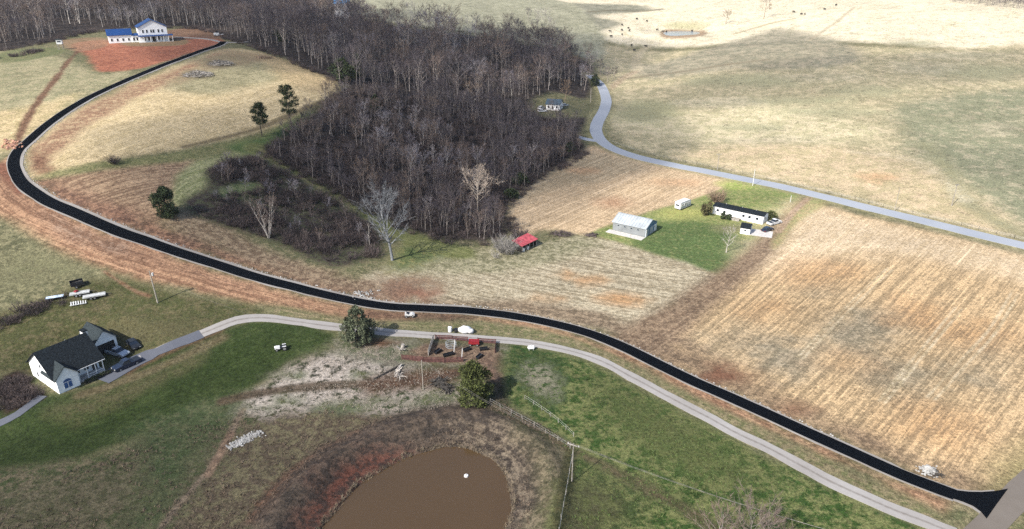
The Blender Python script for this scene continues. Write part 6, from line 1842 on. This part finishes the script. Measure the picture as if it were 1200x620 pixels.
COWS = [((728.8, 30), 'uppermost black cow of the cluster left of the pond'), ((728.8, 36.3), 'black cow in the middle of the left cluster'), ((728.8, 41.5), 'largest dark cow of the left cluster'),
        ((736.3, 34), 'black cow just right of the left cluster'), ((737.5, 37), 'second black cow right of the left cluster'), ((715, 38), 'leftmost black cow on the sunny pasture'), ((716.3, 43.8), 'black cow below the leftmost one'),
        ((746.3, 23.3), 'black cow highest on the slope above the cluster'), ((758, 25.8), 'black cow up the slope toward the pond'), ((740, 54.3), 'left cow of three on the shaded path'), ((756.8, 55.5), 'right cow of three on the shaded path'),
        ((743, 60), 'lowest cow of three on the shaded path'), ((770, 36), 'black cow left of the stock pond'), ((776.5, 38), 'black cow drinking at the left pond end'), ((781, 37), 'black cow standing on the pond bank'), ((811, 36), 'black cow on the far pond bank'),
        ((930, 15), 'left black cow on the far bright hill'), ((938.8, 17.5), 'second black cow on the far bright hill'), ((943, 17.5), 'third black cow on the far bright hill'), ((966.3, 12), 'black cow higher on the far bright hill'), ((979.5, 7), 'black cow near the ridge of the far bright hill')]
rn = random.Random(77)
for px, lab in COWS:
    o = link('cow', CM, None, G(*px)); o.rotation_euler[2] = rn.uniform(0, 6.28); o.scale = (1.15,) * 3
    tag(o, lab, 'cow', 'black cattle on the far pasture')

# ------------------------------------------------------------------ rough growth
def tuft(seed, n=9, h=.5, sp=.35, wd=.07):
    rn = random.Random(seed); m = MB()
    for k in range(n):
        a = rn.uniform(0, 6.28); sliver(m, (rn.gauss(0, sp * .4), rn.gauss(0, sp * .4), -.05), (math.cos(a) * .6, math.sin(a) * .6, rn.uniform(.5, 1.2)), h * rn.uniform(.6, 1.2), wd, rn)
    return m
def tufts(name, label, pts, spacing, seed, m, lo, hi, h=.5, wd=.07, thr=-.2, world=None, per=9, bare_px=None):
    src = [joined(name + '_source', [tuft(500 + k, 9, h, .5, wd)], [m]) for k in range(4)]
    X, Y = fill_poly(pts, spacing, seed, 1.2, world)
    rs = np.random.RandomState(seed)
    k = fbm(X, Y, per, seed, 3) + rs.uniform(-.3, .3, len(X)) > thr
    X, Y = X[k], Y[k]; Z = h_fin(X, Y); s = rs.uniform(lo, hi, len(X))
    ins = in_poly(X, Y, pond)
    if bare_px is not None: ins |= in_poly(X, Y, WP(bare_px)[:, :2])
    X, Y, Z, s = X[~ins], Y[~ins], Z[~ins], s[~ins]
    return scatter(name, np.stack([X, Y, Z], -1), np.stack([s] * 3, -1), src, label, 'grass', seed)
tufts('dead_weeds', 'bleached dead weeds on the rough ground left of the paddock', [(300, 462), (345, 428), (400, 408), (470, 400), (500, 425), (540, 440), (545, 470), (500, 486), (420, 480), (340, 478), (285, 488)], .55, 41, DRYW, .35, .8, .5, .07, -.05, per=5)
tufts('rough_grass', 'tan rough grass left of the pond', [(-20, 580), (110, 545), (210, 500), (290, 490), (400, 480), (460, 492), (380, 535), (330, 580), (300, 640), (-20, 640)], .9, 42, PURPLE, .5, 1.2, .5, .09, -.05)
tufts('green_grass', 'dark green tussocks across the bottom right pasture', [(606, 420), (690, 432), (790, 484), (930, 556), (1060, 622), (1000, 650), (662, 650), (672, 536), (625, 490)], 1.0, 43, TUFTG, .5, 1.1, .4, .12, -.05)
tufts('bank_growth', 'brown dead growth on the pond banks', None, .8, 44, PURPLE, .6, 1.2, .5, .09, -.2, world=(lambda c: c + (pond - c) * 1.26)(pond.mean(0)), bare_px=[(345, 612), (372, 565), (410, 535), (450, 522), (485, 523), (470, 540), (430, 566), (400, 595), (376, 626), (340, 640)])
_ring = np.vstack([pond, pond[:1]])
_pts = []
rs = np.random.RandomState(8)
for k in range(len(pond)):
    t = _ring[k + 1] - _ring[k]; n_ = np.array([t[1], -t[0]]); n_ = n_ / (np.hypot(*n_) + 1e-9)
    if in_poly(np.array([pond[k][0] + n_[0]]), np.array([pond[k][1] + n_[1]]), pond)[0]: n_ = -n_
    for _ in range(7): _pts.append(pond[k] + t * rs.rand() + n_ * rs.uniform(-.15, .75))
_pts = np.array(_pts); _z = h_fin(_pts[:, 0], _pts[:, 1]); _z = np.maximum(_z, POND_Z - .05)
_sc = rs.uniform(.35, .95, len(_pts))
scatter('shore_reeds', np.c_[_pts, _z], np.stack([_sc] * 3, -1), [joined('reed_source', [tuft(600 + k, 12, .7, .4, .08)], [REED]) for k in range(3)], 'pale reeds fringing the muddy pond', 'reeds', 9)
_P = [W(x, y)[:2] for x, y in [(rs.uniform(574, 672), 0) for _ in range(0)]]
tufts('fence_weeds', 'weeds along the fence above the pond', None, .7, 46, PURPLE, .5, 1.1, .6, .08, -.1, world=strip([(575, 474), (620, 498), (668, 526)], 3.0))
# ------------------------------------------------------------------ air between the camera and the far hills
def haze():
    m = bpy.data.materials.new('haze_air'); m.use_nodes = True
    n = m.node_tree.nodes; l = m.node_tree.links
    n.remove(n['Principled BSDF'])
    v = n.new('ShaderNodeVolumePrincipled'); v.inputs['Density'].default_value = HAZE_D
    v.inputs['Color'].default_value = (.80, .88, 1, 1); v.inputs['Anisotropy'].default_value = .2
    l.new(v.outputs[0], n['Material Output'].inputs['Volume'])
    o = MB().box((0, 3500, 50), (19000, 13000, 130)).build('haze', m)
    tag(o, 'thin blue haze over the far hills', 'haze', kind='stuff')
HAZE_D = 0.00005
haze()
